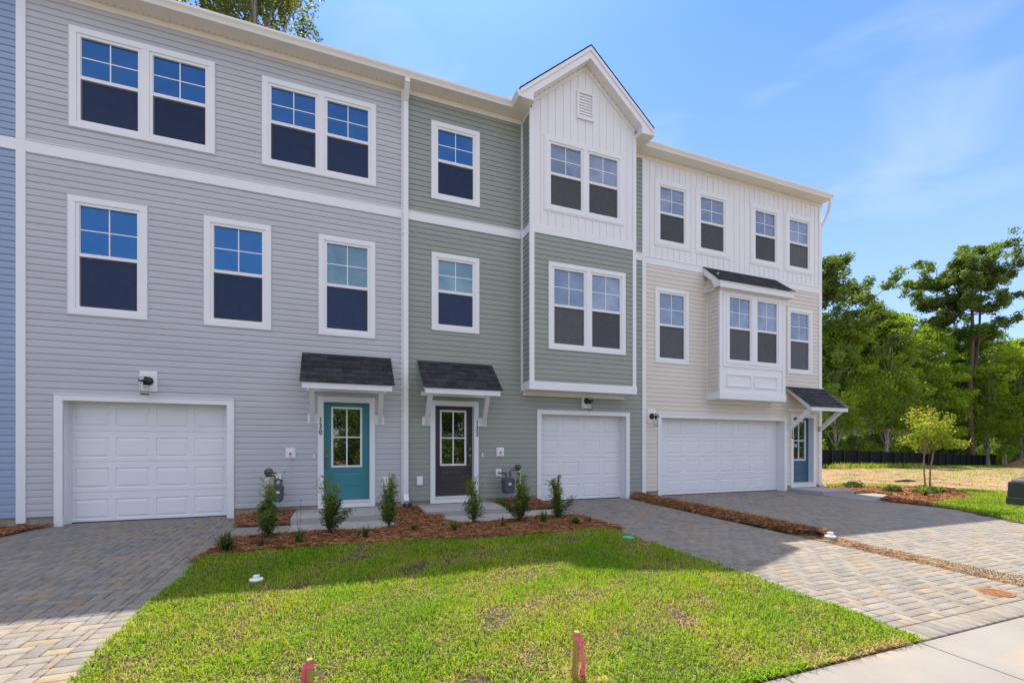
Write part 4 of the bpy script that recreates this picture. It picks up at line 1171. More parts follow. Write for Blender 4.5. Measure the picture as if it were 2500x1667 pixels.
# pavers: 90 degree herringbone with border courses, each paver its own bevelled block
rng = np.random.default_rng(7)
PW, PL, GAP = 0.1125, 0.225, 0.0044
PALETTE = np.array([[0.215, 0.205, 0.195], [0.19, 0.19, 0.19], [0.235, 0.215, 0.19], [0.25, 0.205, 0.145], [0.16, 0.162, 0.165], [0.265, 0.21, 0.14], [0.205, 0.19, 0.17]])
PPROB = np.array([.29, .23, .21, .05, .07, .02, .13])
def pavers(name, rects_poly, x0, x1, y0, y1, clipfn=None):
    V, F, C = [], [], []
    def put(a, b, c, d):
        a, b, c, d = max(a, x0), min(b, x1), max(c, yb0), min(d, yb1)
        if b - a < 0.02 or d - c < 0.02: return
        emit(a, b, c, d)
    def emit(a, b, c, d):
        if clipfn and not clipfn((a + b) / 2, (c + d) / 2): return
        g = GAP; a += g; b -= g; c += g; d -= g; e = 0.005
        base = len(V)
        tilt = rng.normal(0, 0.0008)
        zt = [h(xx, yy) + tilt for xx, yy in ((a, c), (b, c), (b, d), (a, d))]
        V.extend([(a, c, zt[0] - .05), (b, c, zt[1] - .05), (b, d, zt[2] - .05), (a, d, zt[3] - .05)])
        V.extend([(a, c, zt[0] - .004), (b, c, zt[1] - .004), (b, d, zt[2] - .004), (a, d, zt[3] - .004)])
        V.extend([(a + e, c + e, zt[0]), (b - e, c + e, zt[1]), (b - e, d - e, zt[2]), (a + e, d - e, zt[3])])
        for k in range(4):
            n = (k + 1) % 4
            F.append((base + k, base + n, base + 4 + n, base + 4 + k)); F.append((base + 4 + k, base + 4 + n, base + 8 + n, base + 8 + k))
        F.append((base + 8, base + 9, base + 10, base + 11))
        col = PALETTE[rng.choice(7, p=PPROB)] * rng.normal(1, 0.07) * np.array([1.03, 1.0, .93])
        col2 = PALETTE[rng.choice(7, p=PPROB)] * rng.normal(1, 0.05)
        cc = [col, col * .65 + col2 * .35, col * .5 + col2 * .5, col]
        C.extend(cc * 3)
    yb0, yb1 = y0, y1
    # soldier course at the street, edge courses at both sides
    sx = x0
    while sx < x1 - 0.03:
        emit(sx, min(sx + 0.1146, x1), y0, y0 + PL); sx += 0.1146
    sy = y0 + PL
    while sy < y1 - 0.03:
        e = min(sy + PW, y1)
        emit(x0, x0 + PL, sy, e); emit(x1 - PL, x1, sy, e); sy += PW
    yb0 = y0 + PL; X0, X1 = x0 + PL, x1 - PL
    x0s, x1s = x0, x1
    x0, x1 = X0, X1
    n = int((x1 - x0) / PW) + 8; m = int((y1 - y0) / PW) + 8
    for i in range(-6, n):
        for j in range(-6, m):
            k = (i - j) % 4
            gx, gy = x0 + i * PW, y0 + j * PW
            if k == 0: put(gx, gx + PL, gy, gy + PW)
            elif k == 2 : put(gx, gx + PW, gy, gy + PL) if False else None
            if (i - j) % 4 == 3: put(gx, gx + PW, gy - PW * 0, gy + PL)
    o = np_mesh(name, np.array(V), np.array(F), np.clip(np.array(C), 0, 1), "pavers")
    o["kind"] = 'structure'
    return o
Y_END = -7.727
pavers("driveway", None, -5.6, -1.60, Y_END, 0.15, lambda x, y: not (y > -0.05 and (x < -4.35 or x > -1.93)))
pavers("driveway", None, 4.455, 7.12, Y_END, 0.15, lambda x, y: not (y > -0.05 and (x < 4.58 or x > 7.01)))
def d3clip(x, y):
    lim = np.interp(y, [-8, -5.4, -4.93, -4.12, -3.3, -2.2, 0.3], [11.4, 12.35, 12.5, 13.15, 13.35, 13.35, 13.35])
    if y > -1.15 and x > 12.80: return False
    return x < lim + 0.1 and not (y > -0.05 and (x < 8.12 or x > 12.73))
pavers("driveway", None, 7.66, 13.4, Y_END, 0.15, d3clip)
mb = MB()
for a, b in ((-4.36, -1.91), (4.57, 7.02), (8.11, 12.74)):
    mb.box(a, b, 0.152, 0.6, -0.2, 0.0)
mb.build("garage_floor", "concrete_walk", None, kind='structure')
# sand bed just under the pavers
def bed(x0, x1, y0, y1):
    mb = MB(); za, zb = h(0, y0) - .012, h(0, min(y1, 0)) - .012
    mb.quad((x0, y0, za), (x1, y0, za), (x1, 0, zb), (x0, 0, zb)); mb.quad((x0, 0, zb), (x1, 0, zb), (x1, y1, zb), (x0, y1, zb)); return mb
for a, b in ((-5.59, -1.61), (4.465, 7.11)):
    bed(a, b, Y_END + .01, 0.14).build("sand_bed", "soil_dark", None, kind='structure')
mb = bed(7.67, 12.30, Y_END + .01, 0.14); mb.quad((12.30, -4.1, h(0, -4.1) - .012), (13.2, -4.1, h(0, -4.1) - .012), (13.2, -1.1, h(0, -1.1) - .012), (12.30, -1.1, h(0, -1.1) - .012))
mb.build("sand_bed", "soil_dark", None, kind='structure')

# door steps and paths
def step(x0, x1, y0, z1, label, corner=0.0):
    mb = MB(); mb.prism([(x0 + corner, y0), (x1 - corner * .3, y0), (x1, y0 + corner * .5), (x1, -0.03), (x0, -0.03), (x0, y0 + corner * .6)], 'z', -0.2, z1)
    mb.build("door_step", "concrete_step", None, label, "door step", "concrete steps at the front doors", origin=((x0 + x1) / 2, y0, 0), bevel=0.012)
step(-0.76, 0.90, -1.16, 0.085, "concrete step slab below the teal front door", 0.05)
step(1.62, 3.34, -1.13, 0.085, "concrete step slab below the brown front door", 0.05)
step(12.83, 14.16, -1.13, 0.085, "concrete step slab below the blue front door of the end house", 0.0)
def flat_poly(name, pts, matname, dz, th=0.1, kind='structure'):
    mb = MB(); n = len(pts)
    top = [(x, y, h(x, y) + dz) for x, y in pts]; bot = [(x, y, h(x, y) + dz - th) for x, y in pts]
    mb.add(top + bot, [tuple(range(n)), tuple(range(n, 2 * n))[::-1]] + [(i, n + i, n + (i + 1) % n, (i + 1) % n) for i in range(n)])
    return mb.build(name, matname, None, kind=kind)
flat_poly("path", [(-1.58, -2.05), (-0.74, -2.05), (-0.74, -1.17), (-1.0, -1.15), (-1.595, -1.02)], "concrete_walk", 0.004)
flat_poly("path", [(-0.733, -2.1), (1.35, -2.2), (1.35, -1.14), (-0.733, -1.14)], "concrete_step", 0.006)
flat_poly("path", [(1.45, -2.3), (2.9, -2.25), (4.44, -2.05), (4.44, -0.95), (3.3, -0.98), (1.45, -1.1)], "concrete_step", 0.006)
flat_poly("path", [(12.84, -2.32), (13.4, -2.2), (14.9, -1.72), (14.9, -1.2), (14.15, -1.13), (12.84, -1.137)], "concrete_walk", 0.006)

# ------------------------------------------------------------------ polygons, scattering
def in_poly(x, y, poly):
    inside = np.zeros(len(x), dtype=bool); n = len(poly); j = n - 1
    for i in range(n):
        xi, yi = poly[i]; xj, yj = poly[j]
        c = ((yi > y) != (yj > y)) & (x < (xj - xi) * (y - yi) / (yj - yi + 1e-12) + xi)
        inside ^= c; j = i
    return inside
def scatter(poly, n, rg):
    xs = [p[0] for p in poly]; ys = [p[1] for p in poly]
    out = []
    tot = 0
    while tot < n:
        x = rg.uniform(min(xs), max(xs), n); y = rg.uniform(min(ys), max(ys), n)
        m = in_poly(x, y, poly); out.append(np.stack([x[m], y[m]], 1)); tot += m.sum()
    return np.concatenate(out)[:n]
def fnoise(x, y, s, seed=0):
    v = np.zeros_like(x); a = 1.0; t = 0
    rg = np.random.default_rng(seed)
    for o in range(4):
        for k in range(3):
            th = rg.uniform(0, 6.28); ph = rg.uniform(0, 6.28); f = s * 2 ** o * rg.uniform(.7, 1.4)
            v += a * np.sin((x * math.cos(th) + y * math.sin(th)) * f + ph)
        t += a * 1.6; a *= 0.6
    return v / t
def terrain_patch(name, poly, dz, matname, res=0.12, disp=None, kind='structure', edge=0.08):
    """filled polygon mesh following the ground, with a skirt"""
    xs = [p[0] for p in poly]; ys = [p[1] for p in poly]
    x0, x1, y0, y1 = min(xs), max(xs), min(ys), max(ys)
    nx, ny = max(2, int((x1 - x0) / res)), max(2, int((y1 - y0) / res))
    X, Y = np.meshgrid(np.linspace(x0, x1, nx + 1), np.linspace(y0, y1, ny + 1))
    Z = hv(X, Y) + dz + (disp(X, Y) if disp else 0)
    inside = in_poly(X.ravel(), Y.ravel(), poly).reshape(X.shape)
    Z = np.where(inside, Z, hv(X, Y) - 0.10)
    keep = inside[:-1, :-1] | inside[1:, :-1] | inside[:-1, 1:] | inside[1:, 1:]
    r, c = np.nonzero(keep); a = r * (nx + 1) + c
    F = np.stack([a, a + 1, a + nx + 2, a + nx + 1], 1)
    o = np_mesh(name, np.stack([X.ravel(), Y.ravel(), Z.ravel()], 1), F, None, matname, smooth=False)
    o["kind"] = kind
    return o

def grass(name, poly, n, hgt, wid, zfn, seed, dry=0.25, dark=1.0, patch=1.0, lean=0.8, label=None, seams=False):
    rg = np.random.default_rng(seed)
    P = scatter(poly, n, rg); x, y = P[:, 0], P[:, 1]
    # thin out bare patches
    pn = fnoise(x, y, 2.2, seed + 1); pf = fnoise(x, y, 7.0, seed + 2)
    bare = np.clip((pf * .5 + pn * .5 - 0.34) * 3.2, 0, 0.9) * patch
    if seams:
        xr, yr = x * math.cos(.12) - y * math.sin(.12), x * math.sin(.12) + y * math.cos(.12)
        for k in range(14):
            yk = -9 + k * .61
            gate = np.clip(fnoise(x, y + k, 1.6, 90 + k) * 2.2 - .15, 0, 1)
            bare = np.maximum(bare, .95 * gate * np.exp(-((yr - yk + .03 * np.sin(x * 4 + k)) / .028) ** 2))
    keep = rg.random(n) > bare
    x, y, pn, pf = x[keep], y[keep], pn[keep], pf[keep]; n = len(x)
    z = zfn(x, y)
    ang = rg.uniform(0, 2 * np.pi, n); hh = hgt * rg.uniform(.45, 1.3, n) * (1 - .25 * np.clip(pf, -1, 1)); ln = lean * rg.uniform(.2, 1.3, n) * hh
    dx, dy = np.cos(ang), np.sin(ang)
    tw = ang + np.pi / 2 + rg.normal(0, .5, n); wx, wy = np.cos(tw) * wid * rg.uniform(.6, 1.2, n), np.sin(tw) * wid
    b0 = np.stack([x - wx / 2, y - wy / 2, z - .005], 1); b1 = np.stack([x + wx / 2, y + wy / 2, z - .005], 1)
    mx, my, mz = x + dx * ln * .35, y + dy * ln * .35, z + hh * .6
    m0 = np.stack([mx - wx * .45, my - wy * .45, mz], 1); m1 = np.stack([mx + wx * .45, my + wy * .45, mz], 1)
    tz = z + hh * np.clip(1.0 - (ln / hh) * .35, .3, 1)
    t0 = np.stack([x + dx * ln - wx * .08, y + dy * ln - wy * .08, tz], 1); t1 = np.stack([x + dx * ln + wx * .08, y + dy * ln + wy * .08, tz], 1)
    V = np.stack([b0, b1, m0, m1, t0, t1], 1).reshape(-1, 3)
    i = np.arange(n) * 6
    F = np.concatenate([np.stack([i, i + 1, i + 3, i + 2], 1), np.stack([i + 2, i + 3, i + 5, i + 4], 1)])
    g1 = np.array([0.20, 0.39, 0.008]); g2 = np.array([0.41, 0.54, 0.012]); g3 = np.array([0.05, 0.14, 0.008]); d1 = np.array([0.52, 0.43, 0.20]); d2 = np.array([0.22, 0.14, 0.07])
    u = rg.random(n)[:, None]; v = np.clip(.5 + .5 * pn + rg.normal(0, .25, n), 0, 1)[:, None]
    c = g1 * (1 - v) + g2 * v
    c = np.where(u < .25, g3, c)
    pd = np.clip(dry * (1 + 3.4 * (pf * .6 + pn * .6)), 0.02, .95)
    isd = rg.random(n) < pd
    c = np.where(isd[:, None], np.where(rg.random(n)[:, None] < .7, d1, d2), c)
    c = c * rg.normal(1, .12, n)[:, None] * dark
    C = np.repeat(np.clip(c, 0, 1), 6, axis=0)
    o = np_mesh(name, V, F, C, "grass_blades")
    o["kind"] = 'stuff'
    if label: tag(o, label, "grass")
    return o

# main lawn
lawn_front = [(-1.63, -7.70), (-1.60, -6.5), (-1.64, -5.0), (-1.60, -4.0), (-1.62, -3.22), (-1.0, -3.0), (0.2, -3.05), (1.4, -3.17), (2.8, -3.29), (3.85, -3.2), (4.47, -3.22), (4.44, -4.6), (4.50, -6.0), (4.43, -7.2), (4.38, -7.70), (3.2, -7.70), (1.0, -7.71)]
def lawn_bump(X, Y): return 0.018 * fnoise(X, Y, 1.6, 11) + 0.008 * fnoise(X, Y, 6.0, 12)
terrain_patch("lawn_soil", lawn_front, 0.022, "soil_dark", 0.10, lawn_bump)
lz = lambda x, y: hv(x, y) + 0.024 + lawn_bump(x, y)
# thatch of matted dry runners under the living blades
grass("grass", lawn_front, 45000, 0.020, 0.008, lz, 5, dry=0.75, patch=0.5, lean=2.2, label="dry matted thatch lying low under the front lawn's blades")
grass("grass", lawn_front, 190000, 0.040, 0.0052, lz, 3, dry=0.17, patch=1.1, lean=1.0, seams=True, label="patchy bright green lawn with dry tufts in front of the middle houses")
grass("grass", [(-1.5, -7.66), (4.38, -7.66), (4.40, -7.735), (-1.5, -7.735)], 5200, 0.045, 0.006, lambda x, y: hv(x, y) + 0.012, 15, dry=0.75, patch=0.2, lean=1.6, label="ragged dry sod edge hanging over the sidewalk")
grass("grass", [(-9.5, -7.7), (-5.63, -7.7), (-5.63, -1.15), (-7.5, -1.25), (-9.5, -1.2)], 50000, 0.045, 0.008, lambda x, y: hv(x, y) - 0.02, 16, dry=0.25, patch=0.4, label="lawn left of the left driveway beside the light blue house")
lawn_right = [(12.35, -5.35), (12.62, -4.9), (13.2, -4.15), (13.42, -3.3), (14.7, -2.95), (16.2, -2.95), (18.9, -1.3), (19.4, -2.6), (19.6, -7.7), (11.6, -7.7), (12.1, -6.2)]
terrain_patch("lawn_soil", lawn_right, 0.03, "soil_dark", 0.15, lawn_bump)
lz2 = lambda x, y: hv(x, y) + 0.034 + lawn_bump(x, y)
grass("grass", lawn_right, 60000, 0.055, 0.009, lz2, 21, dry=0.12, patch=0.4, label="sunlit green lawn strip beside the wide driveway")
lawn_back = [(14.6, 0.6), (14.9, 1.6), (18.5, 1.2), (19.0, -0.4), (18.6, -1.6), (16.9, -0.4), (15.5, 0.0)]
grass("grass", lawn_back, 16000, 0.055, 0.010, lambda x, y: hv(x, y) - .03, 23, dry=0.30, patch=1.2, label="thin yellow green grass behind the end house's straw bed")
# scattered weeds and dry stalks over the dirt lot
field_poly = [(15, 1), (30, 9.5), (66, 17), (70, -2), (40, -8), (19.6, -7.5), (18.5, -1)]
grass("field_grass", field_poly, 30000, 0.045, 0.030, lambda x, y: hv(x, y) - .04 + field_disp(x, y), 31, dry=0.72, patch=1.6, lean=1.4, label="low sparse dry weeds scattered over the bare dirt lot")
grass("field_grass", [(29, 9.0), (44, 11.8), (44, 13.0), (28.5, 10.1)], 2500, 0.35, 0.03, lambda x, y: hv(x, y) - .04, 32, dry=0.5, patch=0.8, lean=.5, label="weeds growing along the foot of the black silt fence")
grass("field_grass", [(38, 10.2), (66, 15.6), (66, 17.5), (44, 12.9)], 14000, 0.14, 0.06, lambda x, y: hv(x, y) - .04, 33, dry=0.15, patch=0.3, lean=.7, label="green grass band in front of the far fence section")

# pine straw
def straw(name, poly, n, seed, mound=None, label=None, length=0.17, width=0.0038):
    rg = np.random.default_rng(seed)
    md = mound or (lambda X, Y: 0.03 + 0.012 * fnoise(X, Y, 4.0, seed + 9))
    bedo = terrain_patch("straw_soil", poly, -0.006, "soil_dark", 0.10, md)
    P = scatter(poly, n, rg); x, y = P[:, 0], P[:, 1]
    z = hv(x, y) + md(x, y) + rg.uniform(-0.008, 0.032, n)
    a = rg.uniform(0, 2 * np.pi, n) + 1.0 * fnoise(x, y, 3.0, seed + 3)
    L = length * rg.uniform(.5, 1.15, n); t = rg.normal(0, .22, n); bend = rg.normal(0, .38, n)
    pts = []
    for k, s in enumerate((-.5, -.17, .17, .5)):
        aa = a + bend * s * 2
        pts.append(np.stack([x + np.cos(aa) * L * s, y + np.sin(aa) * L * s, z + t * L * s - 0.10 * L * (s * 2) ** 2 * .5], 1))
    wd = width * rg.uniform(.6, 1.3, n)
    side = np.stack([-np.sin(a) * wd / 2, np.cos(a) * wd / 2, wd * rg.normal(0, .4, n)], 1)
    V = []
    for p in pts: V += [p - side, p + side]
    V = np.stack(V, 1).reshape(-1, 3)
    i = np.arange(n) * 8
    F = np.concatenate([np.stack([i + 2 * k, i + 2 * k + 1, i + 2 * k + 3, i + 2 * k + 2], 1) for k in range(3)])
    cA, cB, cC = np.array([0.35, 0.165, 0.072]), np.array([0.13, 0.055, 0.025]), np.array([0.56, 0.31, 0.15])
    u = rg.random(n)[:, None]
    c = np.where(u < .45, cA, np.where(u < .8, cB, cC)) * rg.normal(1, .15, n)[:, None]
    o = np_mesh(name, V, F, np.repeat(np.clip(c, 0, 1), 8, axis=0), "pine_straw")
    o["kind"] = 'stuff'; tag(o, label, "pine straw")
    return o
bed_front = [(-1.70, -3.30), (-1.52, -2.5), (-1.40, -2.02), (-0.8, -1.97), (-0.2, -2.0), (0.55, -2.16), (1.02, -1.95), (1.02, -1.35), (0.93, -1.1), (0.93, -0.05), (1.80, -0.05), (1.78, -0.5), (1.62, -0.75), (1.95, -1.05), (1.82, -1.6), (2.05, -2.08),
             (2.55, -2.10), (2.95, -1.98), (3.6, -1.84), (4.25, -1.88), (4.5, -2.0), (4.62, -2.9), (4.62, -3.3), (3.9, -3.18), (2.8, -3.30), (1.4, -3.18), (0.2, -3.05), (-0.95, -2.97)]
straw("pine_straw", bed_front, 60000, 41, label="long bed of rusty pine straw between the front lawn and the walkways")
straw("pine_straw", [(-1.72, -0.03), (-1.66, -0.5), (-1.58, -1.1), (-1.1, -1.12), (-0.76, -1.14), (-0.77, -0.03)], 9000, 42, label="patch of pine straw round the gas meter of the grey house", mound=lambda X, Y: 0.03 + 0.05 * np.clip((X + 1.75) * 2, 0, 1) * np.clip(Y + 1.0, 0, 1))
straw("pine_straw", [(3.35, -0.03), (3.36, -0.75), (3.55, -0.98), (4.50, -0.95), (4.47, -0.03)], 9000, 43, label="patch of pine straw left of the green house's garage door", mound=lambda X, Y: 0.03 + 0.06 * np.clip(Y + 1.0, 0, 1))
straw("pine_straw", [(-7.5, -0.03), (-7.5, -1.2), (-5.6, -1.1), (-4.72, -0.85), (-4.62, -0.42), (-4.47, -0.06)], 16000, 44, label="pine straw under the light blue house's wall at the left edge")
strip_poly = [(7.13, 0.0), (7.62, 0.0), (7.98, -0.02), (7.95, -0.30), (7.68, -0.6), (7.70, -2.0), (7.72, -4.4), (7.45, -4.95), (7.16, -4.5), (7.11, -3.0), (7.10, -1.0)]
straw("pine_straw", strip_poly, 22000, 45, label="raised strip of pine straw between the two paved driveways", mound=lambda X, Y: 0.02 + 0.085 * np.clip(1 - ((X - 7.42) / .31) ** 2, 0, 1))
straw("pine_straw", [(14.42, -0.05), (14.95, 0.45), (15.6, 0.1), (17.0, -0.5), (18.1, -0.75), (18.6, -1.3), (16.3, -2.85), (14.8, -2.92), (13.42, -3.28), (13.25, -2.5), (13.5, -2.22), (14.92, -1.76), (14.92, -1.1), (14.42, -1.1)], 40000, 46, width=.007, label="sunlit pine straw bed beside the end house under the sapling")
# gravel strip
def stones(name, poly, n, seed, label):
    rg = np.random.default_rng(seed)
    P = scatter(poly, n, rg); x, y = P[:, 0], P[:, 1]; r = rg.uniform(.004, .011, n)
    z = hv(x, y) - 0.01 + r * .3
    base = np.array([[1, 0, 0], [-1, 0, 0], [0, 1, 0], [0, -1, 0], [0, 0, 1], [0, 0, -1]], float)
    V = (base[None] * (r[:, None, None] * rg.uniform(.6, 1.3, (n, 6, 1)))) + np.stack([x, y, z], 1)[:, None]
    F = np.array([[0, 2, 4], [2, 1, 4], [1, 3, 4], [3, 0, 4], [2, 0, 5], [1, 2, 5], [3, 1, 5], [0, 3, 5]])
    F = (np.arange(n)[:, None, None] * 6 + F[None]).reshape(-1, 3)
    pal = np.array([[.27, .20, .12], [.32, .26, .18], [.15, .11, .07], [.38, .31, .22], [.08, .06, .04]])
    c = pal[rg.integers(0, 5, n)] * rg.normal(1, .1, n)[:, None]
    o = np_mesh(name, V.reshape(-1, 3), F, np.repeat(np.clip(c, 0, 1), 6, axis=0), "gravel_stone"); o["kind"] = 'stuff'; tag(o, label, "gravel")
stones("gravel", [(7.10, -4.5), (7.68, -4.5), (7.68, -7.75), (7.10, -7.75)], 15000, 51, "sandy gravel strip between the two paved driveways near the sidewalk")
sheet("gravel_bed", 7.115, 7.665, -7.74, -4.3, 6, 20, "field_dirt", -0.012, disp=lambda X, Y: 0.008 * fnoise(X, Y, 8, 5))

straw("pine_straw", [(7.12, -4.6), (7.60, -4.7), (7.45, -5.6), (7.30, -6.6), (7.20, -7.6), (7.12, -7.6)], 650, 47, mound=lambda X, Y: 0.0 * X, label="thin scatter of loose pine straw over the sandy strip near the sidewalk")
# ------------------------------------------------------------------ small things on the ground
def cleanout(x, y, z, r, label, hgt=0.055):
    t = thing("cleanout_fitting", label, "cleanout", (x, y, z), "white cleanout fittings")
    mb = MB(); mb.lathe((x, y, z), [(0, -.05), (r * .9, -.05), (r * .9, hgt * .2), (r, hgt * .25), (r, hgt * .5), (r * .93, hgt * .62), (r * .6, hgt * .68), (0, hgt * .68)], 24); mb.build("cap_body", "plastic_white", t)
    mb = MB(); s = r * .42; mb.box(x - s, x + s, y - s, y + s, z + hgt * .68, z + hgt * 1.25); mb.build("cap_nut", "plastic_white", t, bevel=.004)
cleanout(-0.80, -4.47, h(0, -4.47) + .035, 0.068, "white plastic cleanout cap set in the front lawn")
cleanout(7.41, -4.98, h(0, -4.98) + .01, 0.078, "white plastic cleanout cap at the end of the straw strip", 0.085)
mb = MB(); mb.lathe((4.22, -4.03, h(0, -4.03) + .060), [(0, -.02), (0.085, -.02), (0.09, 0.0), (0.08, 0.006), (0, 0.008)], 20)
mb.build("irrigation_valve_box", "teal_plastic", None, "round teal valve lid in the lawn beside the driveway", "valve box", origin=(4.22, -4.03, h(0, -4.03)))
def drain_disc(x, y, r, label):
    z = h(x, y) + .004; mb = MB()
    mb.lathe((x, y, z), [(r, -.02), (r, 0.002), (r * .93, 0.003), (r * .92, -0.001), (0, -0.001)], 32)
    k = -r * .8
    while k < r * .8:
        w = math.sqrt(max(0, (r * .9) ** 2 - k ** 2)); mb.box(x - w, x + w, y + k, y + k + r * .06, z - .001, z + .003); k += r * .15
    mb.build("drain_cover", "rusty_iron", None, label, "drain cover", "round iron covers in the driveways", origin=(x, y, z))
drain_disc(6.565, -7.285, 0.155, "rusty round cover in the middle driveway near the sidewalk")
drain_disc(11.55, -0.80, 0.12, "small rusty cover in the wide driveway before the garage")
# stakes with ribbon
def stake(x, y, top, lean, label, side):
    z0 = h(x, y) - .05; t = thing("survey_stake", label, "stake", (x, y, z0), "wooden survey stakes with pink ribbon")
    w = 0.019
    mb = MB(); lx, ly = lean
    a = math.radians(20 if side < 0 else -38)
    def sq(cx, cy, z, w): 
        return [(cx + (u * math.cos(a) - v * math.sin(a)) * w, cy + (u * math.sin(a) + v * math.cos(a)) * w, z) for u, v in ((-1, -1), (1, -1), (1, 1), (-1, 1))]
    P0 = sq(x, y, z0, w); P1 = sq(x + lx, y + ly, top - .008, w); P2 = sq(x + lx, y + ly, top, w * .8)
    mb.hexa(P0 + P1); mb.add(P1 + P2, [(0, 1, 5, 4), (1, 2, 6, 5), (2, 3, 7, 6), (3, 0, 4, 7), (4, 5, 6, 7)])
    mb.build("stake_post", "stake_wood", t)
    mb = MB()
    c0 = Vector((x + lx, y + ly, top - .05)); w2 = w * 1.15
    for zz0, zz1 in ((top - .055, top - .022),):
        A = sq(c0.x, c0.y, zz0, w2); B = sq(c0.x, c0.y, zz1, w2); 
        for k in range(4): mb.quad(A[k], A[(k + 1) % 4], B[(k + 1) % 4], B[k])
    sd = Vector((side * math.cos(0.3), -0.25, 0)).normalized()
    rw = 0.042
    last = None
    for k in range(13):
        f = k / 12; zz = top - .03 - f * .42
        p = c0 + sd * (0.026 + 0.016 * math.sin(f * 3) + 0.004 * math.sin(f * 19)) ; p.z = zz
        tw = 0.5 * math.sin(f * 5)
        s = Vector((math.cos(tw), math.sin(tw), 0)) * rw * (.6 + .4 * min(1, f * 3))
        cur = (p - s * .5, p + s * .5)
        if last: mb.quad(last[0], last[1], cur[1], cur[0]); 
        last = cur
    mb.build("ribbon", "ribbon_pink", t)
    return t
stake(-0.16, -6.83, -0.005, (0.0, 0.0), "shorter wooden stake with pink ribbon at the lower left of the lawn", -1)
stake(1.45, -7.34, 0.125, (0.018, 0.0), "taller leaning wooden stake with pink ribbon beside the valve box", 1)
t = thing("valve_box", "tan valve box lid with dark hole sunk in sandy soil by the stake", "valve box", (1.56, -7.26, h(0, -7.2)))
mb = MB(); zz = h(0, -7.26) + .028
def rot(px, py, a=math.radians(-18)): return (1.56 + px * math.cos(a) - py * math.sin(a), -7.28 + px * math.sin(a) + py * math.cos(a))
pl = [rot(-.17, -.11), rot(.17, -.11), rot(.17, .11), rot(-.17, .11)]
mb.prism(pl, 'z', zz - .05, zz); mb.build("lid", "valve_plate", t, bevel=.006)
mb = MB(); c = rot(.07, -.02); mb.lathe((c[0], c[1], zz + .001), [(.028, 0), (.026, .0015), (0, .0015)], 16); mb.build("lid_hole", "dark_gap", t)
flat_poly("sand_patch", [rot(-.22, -.2), rot(.1, -.2), rot(.26, -.12), rot(.25, .05), rot(.19, .17), rot(.02, .15), rot(-.16, .20), rot(-.25, .10)], "field_dirt", 0.030, 0.03)

# ------------------------------------------------------------------ planting
def leaf_quads(cent, rg, size, elong=1.0, up=0.3, flat=None):
    """diamond-ish leaf quads at centres"""
    n = len(cent)
    d = rg.normal(size=(n, 3)); d[:, 2] = d[:, 2] * (1 - up) + up * .6; d /= np.linalg.norm(d, axis=1)[:, None]
    if flat is not None: d[:, 2] *= flat; d /= np.linalg.norm(d, axis=1)[:, None]
    r = rg.normal(size=(n, 3)); s = np.cross(d, r); s /= np.linalg.norm(s, axis=1)[:, None] + 1e-9
    L = size * rg.uniform(.6, 1.3, n)[:, None]; W = L / elong
    nn = np.cross(d, s)
    V = np.stack([cent - d * L * .5, cent + s * W * .5 + nn * L * .06, cent + d * L * .5, cent - s * W * .5 + nn * L * .06], 1).reshape(-1, 3)
    i = np.arange(n) * 4
    return V, np.stack([i, i + 1, i + 2, i + 3], 1)

def upright_shrub(seed, hgt, rad, n_leaf, label=None, leafsize=0.055, stems=9):
    rg = np.random.default_rng(seed); random.seed(seed)
    t = thing("shrub", label, "shrub", (0, 0, 0), "young upright shrubs in the straw bed")
    mb = MB(); C = []
    for k in range(stems):
        a = rg.uniform(0, 6.28); tp = rg.uniform(.45, 1.05) * hgt; spread = rad * rg.uniform(.25, 1.0) * (1.15 - .45 * tp / hgt)
        if k == 0: spread = rad * 1.6; tp = hgt * .50
        if k == 1: spread = rad * .3; tp = hgt * 1.12
        path = []; rr = []
        for i in range(6):
            f = i / 5
            path.append((math.cos(a) * spread * f ** 1.3 + rg.normal(0, .008), math.sin(a) * spread * f ** 1.3 + rg.normal(0, .008), tp * f)); rr.append(.007 * (1 - f) + .0015)
        mb.tube(path, rr, 5)
        m = int(n_leaf / stems)
        f = rg.uniform(.16, 1.04, m) ** .8
        idx = np.clip(f * 5, 0, 4.999); i0 = idx.astype(int); fr = (idx - i0)[:, None]
        PA = np.array(path); pts = PA[i0] * (1 - fr) + PA[i0 + 1] * fr
        off = rg.normal(0, 1, (m, 3)) * np.array([.045, .045, .035]) * rg.uniform(.4, 1.5)
        C.append(pts + off)
    mb.build("stems", "stem_brown", t)
    C = np.concatenate(C)
    V, F = leaf_quads(C, rg, leafsize, 5.0, up=.55)
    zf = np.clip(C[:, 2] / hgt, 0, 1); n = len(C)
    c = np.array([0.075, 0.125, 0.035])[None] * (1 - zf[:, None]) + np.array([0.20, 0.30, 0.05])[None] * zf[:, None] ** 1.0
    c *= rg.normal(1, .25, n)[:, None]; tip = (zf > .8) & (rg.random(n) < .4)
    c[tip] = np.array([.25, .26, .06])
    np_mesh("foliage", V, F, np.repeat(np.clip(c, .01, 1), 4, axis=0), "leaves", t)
    return t
shrub_sites = [(-0.95, -2.28, .80, .16, "dark upright shrub in front of the gas meter of the grey house"),
               (-0.11, -2.30, .80, .22, "upright shrub with wide side branch in front of the teal door"),
               (0.83, -2.02, .78, .17, "upright shrub between the teal door and the downspout"),
               (2.30, -2.10, .74, .15, "sparse upright shrub in front of the brown door"),
               (3.12, -2.25, .80, .24, "bushy wide shrub in front of the green house's gas meter"),
               (3.93, -2.17, .72, .19, "upright shrub at the left edge of the green house's garage door")]
